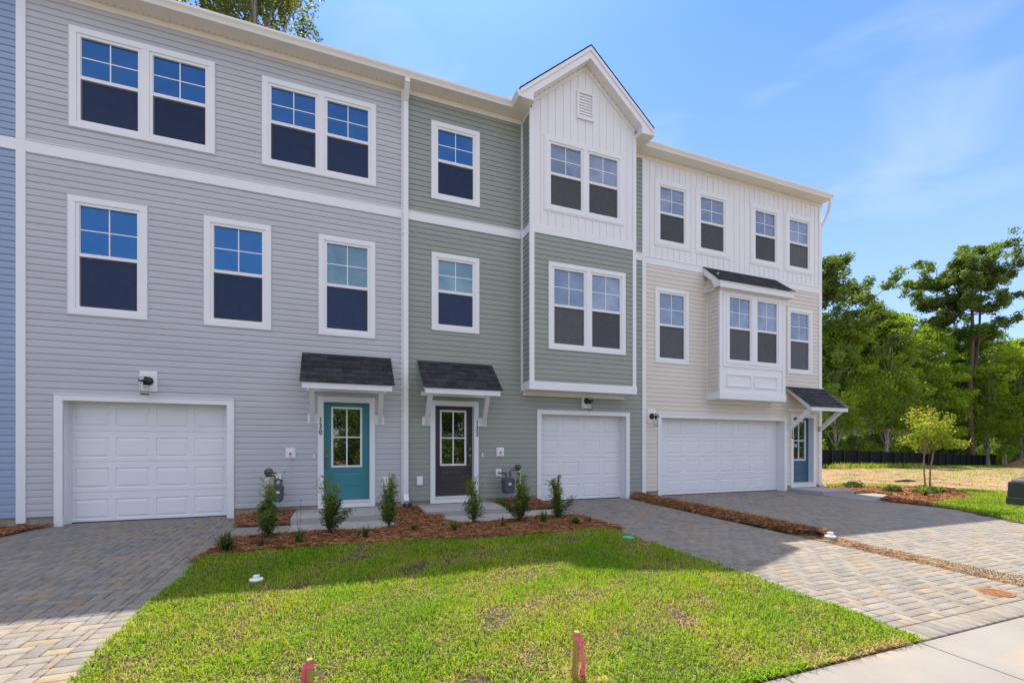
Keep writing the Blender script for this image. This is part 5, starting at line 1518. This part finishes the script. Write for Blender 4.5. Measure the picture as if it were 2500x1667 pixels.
for i, (x, y, hh_, rr_, lab) in enumerate(shrub_sites):
    s = upright_shrub(60 + i, hh_, rr_, (2700, 2900, 2500, 1600, 3200, 2300)[i], lab, leafsize=0.068 if i < 3 else .074, stems=9 if i != 4 else 11)
    s.location = (x, y, h(x, y) + .03); s.rotation_euler = (0, 0, [2.6, 3.3, .5, 1.2, 3.0, 5.9][i])

def grass_clump(seed, hgt, n, label, cat="ornamental grass", group="tufts of strappy grass in the straw bed", wid=.006, spread=.6, col=(0.06, 0.12, 0.03), flower=False, name="grass_tuft"):
    rg = np.random.default_rng(seed)
    t = thing(name, label, cat, (0, 0, 0), group)
    a = rg.uniform(0, 6.28, n); L = hgt * rg.uniform(.6, 1.15, n); sp = spread * rg.uniform(.1, 1.2, n)
    dx, dy = np.cos(a), np.sin(a); wx, wy = -dy * wid / 2, dx * wid / 2
    x0, y0 = rg.normal(0, .02, n), rg.normal(0, .02, n)
    V = []
    for f, w in ((0, 1.), (.4, 1.), (.75, .8), (1., .15)):
        r = L * sp * f ** 1.6; z = L * (f - sp * .38 * f ** 2.2)
        V += [np.stack([x0 + dx * r - wx * w, y0 + dy * r - wy * w, z], 1), np.stack([x0 + dx * r + wx * w, y0 + dy * r + wy * w, z], 1)]
    V = np.stack(V, 1).reshape(-1, 3); i = np.arange(n) * 8
    F = np.concatenate([np.stack([i + 2 * k, i + 2 * k + 1, i + 2 * k + 3, i + 2 * k + 2], 1) for k in range(3)])
    c = np.array(col)[None] * rg.normal(1, .3, n)[:, None]; lt = rg.random(n) < .2; c[lt] = np.array([.17, .2, .07])
    np_mesh("leaf_blades", V, F, np.repeat(np.clip(c, .01, 1), 8, axis=0), "leaves", t)
    if flower:
        for k, (px, pz) in enumerate(((0.02, .62), (-0.035, .45))):
            mb = MB(); mb.tube([(0, 0, 0), (px * .6, 0.01, pz * .5), (px, 0, pz)], .0028, 5); mb.build("flower_stem", "flower_stem", t)
            mb = MB()
            for q in range(10):
                aa = q * .63; mb.tube([(px, 0, pz), (px + .022 * math.cos(aa), .022 * math.sin(aa), pz + .012 + .006 * (q % 2))], [.002, .006], 5)
            mb.build("flower", "flower_purple", t)
    return t
tufts = [(-1.37, -2.95, .28, 260, "large dark clump of strappy grass at the driveway end of the straw bed", .008, .9, (0.045, 0.09, 0.03), False),
         (-0.97, -2.86, .15, 90, "small dark tuft below the shrub by the gas meter", .007, .8, (0.04, 0.075, 0.035), False),
         (-0.50, -2.80, .26, 60, "grass tuft with two purple flower stalks left of the teal door", .009, .6, (0.06, 0.13, 0.03), True),
         (0.40, -2.72, .22, 50, "grass tuft in straw in front of the teal door's path", .009, .6, (0.06, 0.13, 0.03), False),
         (1.20, -2.45, .18, 50, "flat dark tuft in straw between the two doors' paths", .008, 1.0, (0.05, 0.09, 0.03), False),
         (1.80, -2.66, .22, 55, "grass tuft in straw left of the brown door's shrub", .009, .7, (0.07, 0.14, 0.03), False),
         (2.68, -2.60, .20, 45, "narrow grass tuft in straw right of the brown door's shrub", .009, .5, (0.07, 0.14, 0.03), False),
         (3.50, -2.48, .26, 70, "tall grass tuft between the two shrubs by the garage", .009, .55, (0.06, 0.13, 0.03), False),
         (3.98, -2.78, .17, 130, "low spreading tuft at the right end of the straw bed", .009, 1.1, (0.07, 0.12, 0.03), False),
         (4.30, -2.72, .13, 60, "small dark tuft nearest the middle driveway", .008, 1.0, (0.04, 0.08, 0.025), False)]
for i, (x, y, hh_, n, lab, wd, sp, col, fl) in enumerate(tufts):
    g = grass_clump(80 + i, hh_, n, lab, wid=wd, spread=sp, col=col, flower=fl); g.location = (x, y, h(x, y) + .03)
mb = MB(); mb.tube([(1.44, -0.2, 0.12), (1.45, -.3, .06), (1.46, -.42, .035), (1.47, -.60, .03)], .045, 10)
mb.build("drain_pipe", "black_metal", None, "short black drain pipe at the foot of the downspout", "drain pipe", origin=(1.44, -.3, 0))

def round_shrub(seed, r, n, label, group="low round shrubs beside the end house"):
    rg = np.random.default_rng(seed)
    t = thing("low_shrub", label, "shrub", (0, 0, 0), group)
    d = rg.normal(size=(n, 3)); d /= np.linalg.norm(d, axis=1)[:, None]; rad = r * rg.uniform(.35, 1.0, n)[:, None] ** .6 * (1 + .12 * np.sin(d[:, :1] * 7 + seed))
    C = d * rad; C[:, 2] = np.abs(C[:, 2]) * .85 + .02
    V, F = leaf_quads(C, rg, .06, 2.2, up=.5)
    c = np.array([.06, .12, .03])[None] * rg.normal(1, .3, n)[:, None]
    np_mesh("foliage", V, F, np.repeat(np.clip(c, .01, 1), 4, axis=0), "leaves", t)
    mb = MB()
    for k in range(6):
        a = k * 1.05; mb.tube([(0, 0, -.02), (math.cos(a) * r * .3, math.sin(a) * r * .3, r * .4), (math.cos(a) * r * .7, math.sin(a) * r * .7, r * .6)], [.01, .006, .003], 5)
    mb.build("stems", "stem_brown", t)
    return t
for i, (x, y, r, lab) in enumerate([(15.55, -0.25, .30, "low round shrub nearest the end house's corner"), (15.55, -1.35, .26, "small low shrub in straw beside the short path"), (16.0, -1.95, .34, "dark round shrub left of the sapling's two stems")]):
    s = round_shrub(100 + i, r, 900, lab); s.location = (x, y, h(x, y))
g = grass_clump(111, .35, 120, "yellow green daylily clump in the straw in front of the sapling", "plant", "plants under the sapling", wid=.02, spread=.8, col=(0.16, 0.22, 0.04), name="daylily"); g.location = (15.3, -2.25, h(0, -2.2))
g = grass_clump(112, .28, 160, "low spreading yellow flowered plant right of the dark round shrub", "plant", "plants under the sapling", wid=.03, spread=1.1, col=(0.20, 0.22, 0.04), name="daylily"); g.location = (16.7, -1.95, h(0, -2.2))

# sapling: two slim stems, flat open crown
t = thing("sapling_tree", "young two-stemmed sapling with yellow green crown beside the end house", "tree", (18.15, -0.94, h(0, -.94)))
rg = np.random.default_rng(5)
bx, by, bz = 18.15, -0.94, h(0, -.94)
# camera-right direction is mostly (0.93,-0.36)
ux, uy = 0.933, -0.359
def sp(r, d, z): return (bx + ux * r + uy * -d * 0 + 0.359 * d, by + uy * r + 0.933 * d, bz + z)
mb = MB()
ends = []
mb.tube([sp(-.10, 0, -.05), sp(-.15, 0, .5), sp(-.16, 0, .95), sp(-.14, 0, 1.25)], [.026, .022, .018, .015], 8)
mb.tube([sp(.03, 0, -.05), sp(.05, 0, .6), sp(.14, 0, 1.1), sp(.22, .02, 1.4)], [.03, .026, .022, .018], 8)
for base, cnt in (((-.14, 1.2), 9), ((.2, 1.35), 11)):
    for k in range(cnt):
        a = k * 2.39 + base[0]; R = rg.uniform(.25, .95); top = rg.uniform(.1, 1.3) * (1.15 - .35 * R)
        e = (base[0] + math.cos(a) * R * .75 + (.12 if base[0] > 0 else -.1), math.sin(a) * R * .7, base[1] + top)
        m = (base[0] + math.cos(a) * R * .35, math.sin(a) * R * .35, base[1] + top * .55)
        mb.tube([sp(base[0], 0, base[1] - .1), sp(*m), sp(*e)], [.012, .008, .003], 5); ends.append((m, e))
mb.build("trunk", "bark_tan", t)
C = []
for m, e in ends:
    for f in np.linspace(.25, 1.08, 8):
        q = [m[i] * (1 - f) + e[i] * f for i in range(3)]
        n = 20
        o = rg.normal(0, 1, (n, 3)) * np.array([.10, .10, .07])
        C.append(np.array([sp(q[0] + a, q[1] + b, q[2] + c) for a, b, c in o]))
C = np.concatenate(C); V, F = leaf_quads(C, rg, .085, 1.9, up=.4)
n = len(C); zf = np.clip((C[:, 2] - 1.0) / 1.6, 0, 1)
c = np.array([.17, .29, .025])[None] * (1 - zf[:, None]) + np.array([.32, .40, .035])[None] * zf[:, None]; c *= rg.normal(1, .25, n)[:, None]
k = (rg.random(n) < zf * .22); c[k] = np.array([.36, .24, .05])
np_mesh("crown", V, F, np.repeat(np.clip(c, .01, 1), 4, axis=0), "leaves", t)

# transformer box
t = thing("transformer_box", "dark green pad-mounted utility box on the lawn at the right edge", "utility box", (15.1, -4.35, h(0, -4.35)))
tz = h(0, -4.35)
def tb(r, d, z):   # r along camera right, d away
    return (15.12 + ux * r + .359 * d, -4.62 + uy * r + .933 * d, tz + z)
mb = MB(); mb.hexa([tb(-.02, 0, -.05), tb(.95, 0, -.05), tb(.95, .8, -.05), tb(-.02, .8, -.05), tb(.0, 0, .24), tb(.93, 0, .24), tb(.93, .8, .24), tb(.0, .8, .24)]); mb.build("base", "transformer_green", t, bevel=.01)
mb = MB(); mb.hexa([tb(.01, .01, .245), tb(.92, .01, .245), tb(.92, .79, .245), tb(.01, .79, .245), tb(.03, .02, .62), tb(.90, .02, .62), tb(.90, .78, .62), tb(.03, .78, .62)])
mb.build("cabinet", "transformer_green", t, bevel=.01)
mb = MB()
prof = [(.03, .621), (.13, .622), (.90, .50), (.90, .74), (.22, .72), (.10, .66)]
mb.hexa([tb(.10, -.01, .625), tb(.93, -.01, .50), tb(.93, .80, .50), tb(.10, .80, .625), tb(.16, -.01, .70), tb(.93, -.01, .78), tb(.93, .80, .78), tb(.16, .80, .70)])
mb.build("lid", "transformer_green", t, bevel=.02)
mb = MB(); mb.bar(tb(.10, -.016, .632), tb(.93, -.016, .508), .012, .02); mb.bar(tb(-.025, -.01, .245), tb(.06, -.02, .243), .012, .018); mb.build("edge_trim", "plastic_white", t)
mb = MB(); c = tb(.14, .0, .33); mb.lathe((c[0], c[1], c[2]), [(0, 0), (.028, 0), (.028, .012), (0, .014)], 12, 'y'); mb.build("lock_knob", "rusty_iron", t)

# ------------------------------------------------------------------ silt fence, dirt mound
FA, FB = Vector((28.2, 10.1, 0)), Vector((70.0, 18.65, 0))
t = thing("silt_fence", "long low black silt fence between the dirt lot and the woods", "fence", (30.2, 10.5, h(30, 10)))
mb = MB(); mp_ = []
N = 20
rg = np.random.default_rng(3)
for i in range(N + 1):
    f = i / N
    p = FA.lerp(FB, f); off = rg.normal(0, .06) + (0.5 * math.exp(-((p.x - 47) / 2.0) ** 2))
    p = Vector((p.x, p.y + off, h(p.x, p.y))); mp_.append(p)
for a, b in zip(mp_[:-1], mp_[1:]):
    n = 4
    for k in range(n):
        q0 = a.lerp(b, k / n); q1 = a.lerp(b, (k + 1) / n)
        s0 = .05 * math.sin(k * math.pi / n); s1 = .05 * math.sin((k + 1) * math.pi / n)
        mb.quad((q0.x, q0.y + s0, q0.z - .1), (q1.x, q1.y + s1, q1.z - .1), (q1.x, q1.y + s1, q1.z + 1.18 - s1 * .5), (q0.x, q0.y + s0, q0.z + 1.18 - s0 * .5))
mb.build("fabric_panel", "fence_black", t)
for p in mp_:
    mb = MB(); mb.box(p.x - .03, p.x + .03, p.y - .08, p.y - .02, p.z - .1, p.z + 1.20); mb.build("fence_post", "fence_post", t)
# mound
cx, cy_ = 68.5, 11.5
X, Y = np.meshgrid(np.linspace(-10, 10, 90), np.linspace(-6, 6, 60))
R = np.sqrt((X / 8.5) ** 2 + (Y / 5.0) ** 2)
Z = 3.6 * np.clip(1 - R, 0, 1) ** .85 * (1 + .16 * fnoise(X, Y, 1.2, 71)) + .10 * fnoise(X, Y, 3.5, 72) - .25
V = np.stack([X.ravel() + cx, Y.ravel() + cy_, Z.ravel() + h(cx, cy_)], 1)
nx, ny = 89, 59; i = np.arange(nx * ny); r_, c_ = i // nx, i % nx; a = r_ * (nx + 1) + c_
o = np_mesh("dirt_mound", V, np.stack([a, a + 1, a + nx + 2, a + nx + 1], 1), None, "field_dirt", origin=(cx, cy_, h(cx, cy_)))
tag(o, "pile of sandy dirt in front of the fence at the right edge", "dirt pile")
mb = MB(); mb.tube([(20.1, 1.10, .02), (20.5, .97, .05), (20.9, .86, .03)], [.03, .055, .03], 8)
mb.build("log", "stem_brown", None, "short brown log lying on the dirt left of the sapling", "log", origin=(20.6, .95, 0))
mb = MB(); mb.bar((16.3, .35, .02), (17.0, .24, .04), .06, .02); mb.build("plank", "plastic_white", None, "white board lying in grass behind the end house's straw bed", "board", origin=(16.7, .3, 0))

# ------------------------------------------------------------------ trees
def make_broadleaf(name, seed, H, R, base, n_clump, leaves, leafsize, cols, trunk_r=.16, lean=0.0, fork=False, bark="bark_grey", squeeze=1.0, clump_r=(.42, .92)):
    rg = np.random.default_rng(seed)
    t = thing(name, "tree", "tree")
    mb = MB()
    top = Vector((lean * H, 0, H * .93))
    trunk = []
    for i in range(9):
        f = i / 8; trunk.append(Vector((lean * H * f ** 1.4 + rg.normal(0, .05 * f + .02) * H * .06, rg.normal(0, .03) * H * .08, H * .93 * f - .1 * (1 - f))))
    mb.tube(trunk, [trunk_r * (1 - .86 * i / 8) * (1.25 if i == 0 else 1) for i in range(9)], 9)
    if fork:
        f0 = trunk[2]; path = [f0 + Vector((0, 0, -.3))] + [f0 + Vector((.10 * H * (k / 5) ** .8 + rg.normal(0, .06), rg.normal(0, .1), (H * .6) * k / 5)) for k in range(1, 6)]
        mb.tube(path, [trunk_r * .7 * (1 - .8 * k / 5) for k in range(6)], 8)
    C = []; clr = []
    for k in range(n_clump):
        f = rg.uniform(0, 1) ** .9; z = base + (H - base) * f
        prof = (math.sin(min(1, (f * .92 + .10)) * math.pi) ** .55) * squeeze
        a = rg.uniform(0, 6.28); rr = R * prof * rg.uniform(.15, 1.0) ** .6
        ti = min(8, max(0, f * 8 * .95)); tp = trunk[int(ti)]
        c = Vector((tp.x + math.cos(a) * rr, tp.y + math.sin(a) * rr, z))
        if rr > R * .35 and k % 2 == 0:
            s = trunk[max(1, min(8, int((z - 1.2) / H * 8)))]
            mid = s.lerp(c, .5) + Vector((0, 0, .25)); mb.tube([s, mid, c], [trunk_r * .28, trunk_r * .17, .02], 5)
        cr_ = rg.uniform(*clump_r) * (H / 13)
        m = int(leaves / n_clump * rg.uniform(.6, 1.4))
        d = rg.normal(size=(m, 3)); d /= np.linalg.norm(d, axis=1)[:, None]
        P = d * (cr_ * rg.uniform(.25, 1.0, m)[:, None] ** .55) * np.array([1.15, 1.15, .72]) + np.array(c)
        C.append(P); b = rg.normal(1, .15); mix = rg.random(); clr.append(np.tile((np.array(cols[0]) * mix + np.array(cols[1]) * (1 - mix)) * b, (m, 1)))
    C = np.concatenate(C); c = np.concatenate(clr) * rg.normal(1, .18, len(C))[:, None]
    V, F = leaf_quads(C, rg, leafsize, 1.5, up=.25)
    mb.build("trunk", bark, t)
    np_mesh("crown", V, F, np.repeat(np.clip(c, .005, 1), 4, axis=0), "leaves", t)
    return t

def make_pine(name, seed, H, base, R, trunk_r, leaves, lean=0.0, fork=None, side=0.0, cs=1.0, nl=44):
    """loblolly-like: long bare trunk, up-curved limbs with tufted needle clumps, open flat-topped crown"""
    rg = np.random.default_rng(seed)
    t = thing(name, "pine", "tree"); mb = MB()
    ph = rg.uniform(0, 6)
    tr = [Vector((lean * H * (i / 10) ** 1.5 + .10 * math.sin(i * .9 + ph), .08 * math.cos(i * 1.1 + ph), H * .96 * i / 10 - .1)) for i in range(11)]
    mb.tube(tr, [trunk_r * (1 - .82 * (i / 10) ** 1.3) * (1.2 if i == 0 else 1) for i in range(11)], 10)
    trunks = [(tr, trunk_r)]
    if fork:
        fz, fx = fork; i0 = int(fz * 10); s = tr[i0]
        p2 = [s, s + Vector((fx * .7, 0, H * .06))] + [s + Vector((fx * (1 + .15 * k), .1, H * .06 + (H * (.90 - fz)) * k / 4)) for k in range(1, 5)]
        mb.tube(p2, [trunk_r * .62 * (1 - .75 * k / 5) for k in range(6)], 8); trunks.append((p2, trunk_r * .6))
    C = []; clr = []
    for k in range(nl):
        f = k / (nl - 1); z = base + (H * .97 - base) * f ** .8
        tt = trunks[k % len(trunks)][0]
        s = min(tt, key=lambda v: abs(v.z - (z - .06 * H)))
        prof = (1.0 - .62 * f ** 3.0) * (0.50 + .50 * min(1, f * 3.0))
        a = k * 2.4 + rg.normal(0, .5)
        rr = R * prof * rg.uniform(.35, 1.1) * (1 + side * math.cos(a))
        e = Vector((s.x + math.cos(a) * rr, s.y + math.sin(a) * rr, s.z + rr * rg.uniform(.25, .75)))
        mid = s.lerp(e, .55) + Vector((0, 0, -rr * .10))
        mb.tube([s, mid, e], [trunk_r * .20, trunk_r * .12, .025], 5)
        # side twigs, each with a tuft
        for q in range(7):
            g = rg.uniform(.45, 1.02) if q else 1.0; c = (s.lerp(mid, g * 2) if g < .5 else mid.lerp(e, (g - .5) * 2)) + Vector((rg.normal(0, .09 * R), rg.normal(0, .09 * R), abs(rg.normal(0, .06 * R))))
            m = int(leaves / (nl * 7) * rg.uniform(.5, 1.5)); cr_ = rg.uniform(.32, .62) * cs
            d = rg.normal(size=(m, 3)); d /= np.linalg.norm(d, axis=1)[:, None]
            C.append(d * cr_ * rg.uniform(.3, 1, m)[:, None] * np.array([1.05, 1.05, .95]) + np.array(c)); b = rg.normal(1, .2)
            clr.append(np.tile(np.array([.14, .22, .045]) * b, (m, 1)))
    mb.build("trunk", "bark_pine", t)
    C = np.concatenate(C); c = np.concatenate(clr) * rg.normal(1, .2, len(C))[:, None]
    V, F = leaf_quads(C, rg, .28, 2.0, up=.5)
    np_mesh("crown", V, F, np.repeat(np.clip(c, .005, 1), 4, axis=0), "needles", t)
    return t

def at(px, depth, base_z=None):
    """position on the ground seen at photo column px (2500 wide) at a given depth along the view axis"""
    r = (px - 1250) / 1111.0 * depth
    x, y = math.sin(YAW) * depth + math.cos(YAW) * r, CAM_Y + math.cos(YAW) * depth - math.sin(YAW) * r
    return (x, y, h(x, y) if base_z is None else base_z)

bright = [(.17, .30, .022), (.30, .42, .030)]
mid_ = [(.14, .25, .024), (.25, .36, .032)]
deep = [(.11, .20, .022), (.20, .30, .030)]
protoA = make_broadleaf("broadleaf_tree", 201, 13.6, 3.4, 1.6, 150, 32000, .20, bright, .15)
protoB = make_broadleaf("broadleaf_tree", 202, 13.0, 2.7, 3.2, 120, 20000, .19, mid_, .14, lean=.05, fork=True)
protoC = make_broadleaf("broadleaf_tree", 203, 14.0, 2.7, 3.4, 110, 19000, .19, deep, .17, lean=-.04)
protoD = make_broadleaf("broadleaf_tree", 204, 5.0, 2.4, 0.2, 40, 12000, .17, mid_, .06, clump_r=(1.2, 2.2))
GW = "broadleaf trees at the edge of the woods"
def place(proto, first, px, depth, sc, rz, label, group):
    p = at(px, depth)
    if first:
        proto.location = p; proto.rotation_euler = (0, 0, rz); proto.scale = (sc, sc, sc); proto["label"] = label; proto["group"] = group; return proto
    return copy_thing(proto, p, rz, sc, label, group)
used = set()
sites = [
    ("B", 2040, 39, .95, .4, "slender tree just right of the end house, half hidden by its corner"),
    ("B", 2088, 41, 1.00, 2.2, "pale trunked tree behind the left end of the silt fence"),
    ("C", 2128, 45, 1.12, 1.1, "dark tree between the two pale trunks near the house"),
    ("B", 2165, 43, 1.08, 3.9, "tree with a Y-shaped pale trunk behind the fence"),
    ("C", 2215, 48, 1.12, 5.0, "dark tree left of the leaning bare trunk"),
    ("A", 2262, 50, 1.08, .9, "bright green tree with low rounded top left of the tall pines"),
    ("A", 2335, 52, .95, 2.7, "bright green tree filling the gap between the two pine trunks"),
    ("A", 2412, 50, 1.10, 4.4, "tall bright tree just right of the tallest pine"),
    ("B", 2452, 54, 1.12, 5.5, "tree with a curving pale trunk right of the tallest pine"),
    ("A", 2492, 51, 1.02, 1.9, "bright tree cut off by the right edge of the photo"),
]
protos = {"A": protoA, "B": protoB, "C": protoC, "D": protoD}
for key, px, dep, sc, rz, lab in sites:
    place(protos[key], key not in used, px, dep, sc, rz, lab, GW); used.add(key)
GB = "trees deeper in the woods"
back = [("C", 1985, 50), ("A", 2060, 56), ("C", 2105, 62), ("A", 2150, 60), ("C", 2195, 60), ("A", 2240, 62), ("C", 2300, 66), ("A", 2330, 66), ("C", 2375, 62), ("A", 2400, 66), ("C", 2440, 60), ("A", 2480, 66), ("A", 2530, 60)]
for i, (key, px, dep) in enumerate(back):
    place(protos[key], False, px, dep, .95 + .08 * math.sin(i * 2.3) + (.05 if px > 2380 else 0), i * 1.3, "broadleaf tree deeper in the woods, its trunk hidden behind nearer trees", GB)
rg = np.random.default_rng(77); C = []; cl = []
for px in np.linspace(1985, 2560, 150):
    dep = 36 + (px - 1985) * .045 + rg.uniform(0, 4); x, y, z = at(px, dep); rr = rg.uniform(.4, 1.1)
    d = rg.normal(size=(420, 3)); d /= np.linalg.norm(d, axis=1)[:, None]
    C.append(d * rr * rg.uniform(.3, 1, 420)[:, None] + np.array([x, y, z + rg.uniform(.3, 2.6)]))
    mix = rg.random(); cl.append(np.tile((np.array([.09, .17, .02]) * mix + np.array([.17, .26, .03]) * (1 - mix)) * rg.normal(1, .15), (420, 1)))
C = np.concatenate(C); cl = np.concatenate(cl) * rg.normal(1, .2, len(C))[:, None]
V, F = leaf_quads(C, rg, .17, 1.5)
o = np_mesh("undergrowth", V, F, np.repeat(np.clip(cl, .005, 1), 4, axis=0), "leaves"); tag(o, "tangled undergrowth showing above the black silt fence at the wood's edge", "undergrowth", kind='stuff')
GP = "tall pines standing above the woods"
pine1 = make_pine("pine_tree", 301, 24.3, 14.8, 4.6, .27, 30000, fork=(.42, .9), side=.15, cs=1.1); pine1.location = at(2371, 49); pine1.rotation_euler = (0, 0, -.36)
tag(pine1, "tallest pine with forked trunk and broad flat crown, right of the others", "tree", GP)
pine2 = make_pine("pine_tree", 302, 22.9, 14.2, 3.3, .18, 20000, lean=-.045, side=-.2); pine2.location = at(2306, 51); pine2.rotation_euler = (0, 0, -.36)
tag(pine2, "second pine with slim leaning trunk left of the tallest pine", "tree", GP)
p3 = copy_thing(pine2, at(2250, 54), 2.0, .74, "short pine with small crown left of the leaning pine", GP)
p4 = copy_thing(pine2, at(2350, 55), 1.0, .76, "slender pine close behind the left side of the tallest pine", GP)
# big tree whose limbs reach out from behind the end house
tb1 = make_pine("overhanging_tree", 303, 18.6, 6.0, 5.6, .30, 56000, lean=.03, side=.5, cs=1.15, nl=62)
tb1.location = at(1960, 42); tb1.rotation_euler = (0, 0, -.36)
tag(tb1, "large tree behind the end house with long limbs reaching out to the right", "tree", "trees rising behind the houses")
# deciduous tree above the grey house's roof
tt_ = make_broadleaf("broadleaf_tree", 205, 29.5, 4.0, 15.0, 120, 34000, .17, [(.085, .13, .022), (.16, .19, .03)], .35, clump_r=(.30, .52))
tt_.location = at(628, 25.5); tag(tt_, "tall tree whose leafy top shows above the grey house's roof", "tree", "trees rising behind the houses")
cp = copy_thing(tt_, at(345, 25.5), 2.5, (.88, .88, .98), "tall tree of which a leaf tip shows at the roof's upper left", "trees rising behind the houses")
# far wood closing the view
rg = np.random.default_rng(9)
C = []
for k in range(620):
    px = rg.uniform(1900, 2800); d = rg.uniform(72, 90); x, y, z = at(px, d)
    zc = rg.uniform(.5, 13.5); C.append(rg.normal(size=(70, 3)) * np.array([1.3, 1.3, 0.9]) + np.array([x, y, z + zc]))
C = np.concatenate(C); V, F = leaf_quads(C, rg, .7, 1.5)
c = np.array([.08, .15, .025])[None] * rg.normal(1, .25, len(C))[:, None]
o = np_mesh("distant_woods", V, F, np.repeat(np.clip(c, .005, 1), 4, axis=0), "leaves"); tag(o, "dense far woods closing the view behind the nearer trees", "woods", kind='stuff')
# trees across the street: seen only as reflections in the door glass
for i, (x, y, sc_, key) in enumerate([(-7, -30, 1.25, "D"), (-3.6, -29, 1.1, "D"), (-0.6, -29.5, 1.2, "D"), (2.2, -29, 1.15, "D"), (5.0, -30, 1.2, "D"), (8.0, -29, 1.25, "D"), (11.0, -29.5, 1.15, "D"), (14.0, -30, 1.2, "D"),
                                    (43, -30, 1.2, "D"), (47, -29, 1.2, "D"), (51, -30, 1.25, "D"), (55, -29, 1.2, "D"), (-2, -36, .8, "C"), (4, -36, .8, "A"), (10, -36, .8, "C"), (48, -36, .8, "C")]):
    if i == 0:
        protoD.location = (x, y, h(0, -20)); protoD.scale = (sc_,) * 3; tag(protoD, "leafy tree across the street, mirrored in the front doors' glass", "tree", "trees across the street"); continue
    copy_thing(protos[key], (x, y, h(0, -20)), i * 1.9, sc_, "leafy tree across the street, mirrored in the front doors' glass", "trees across the street")
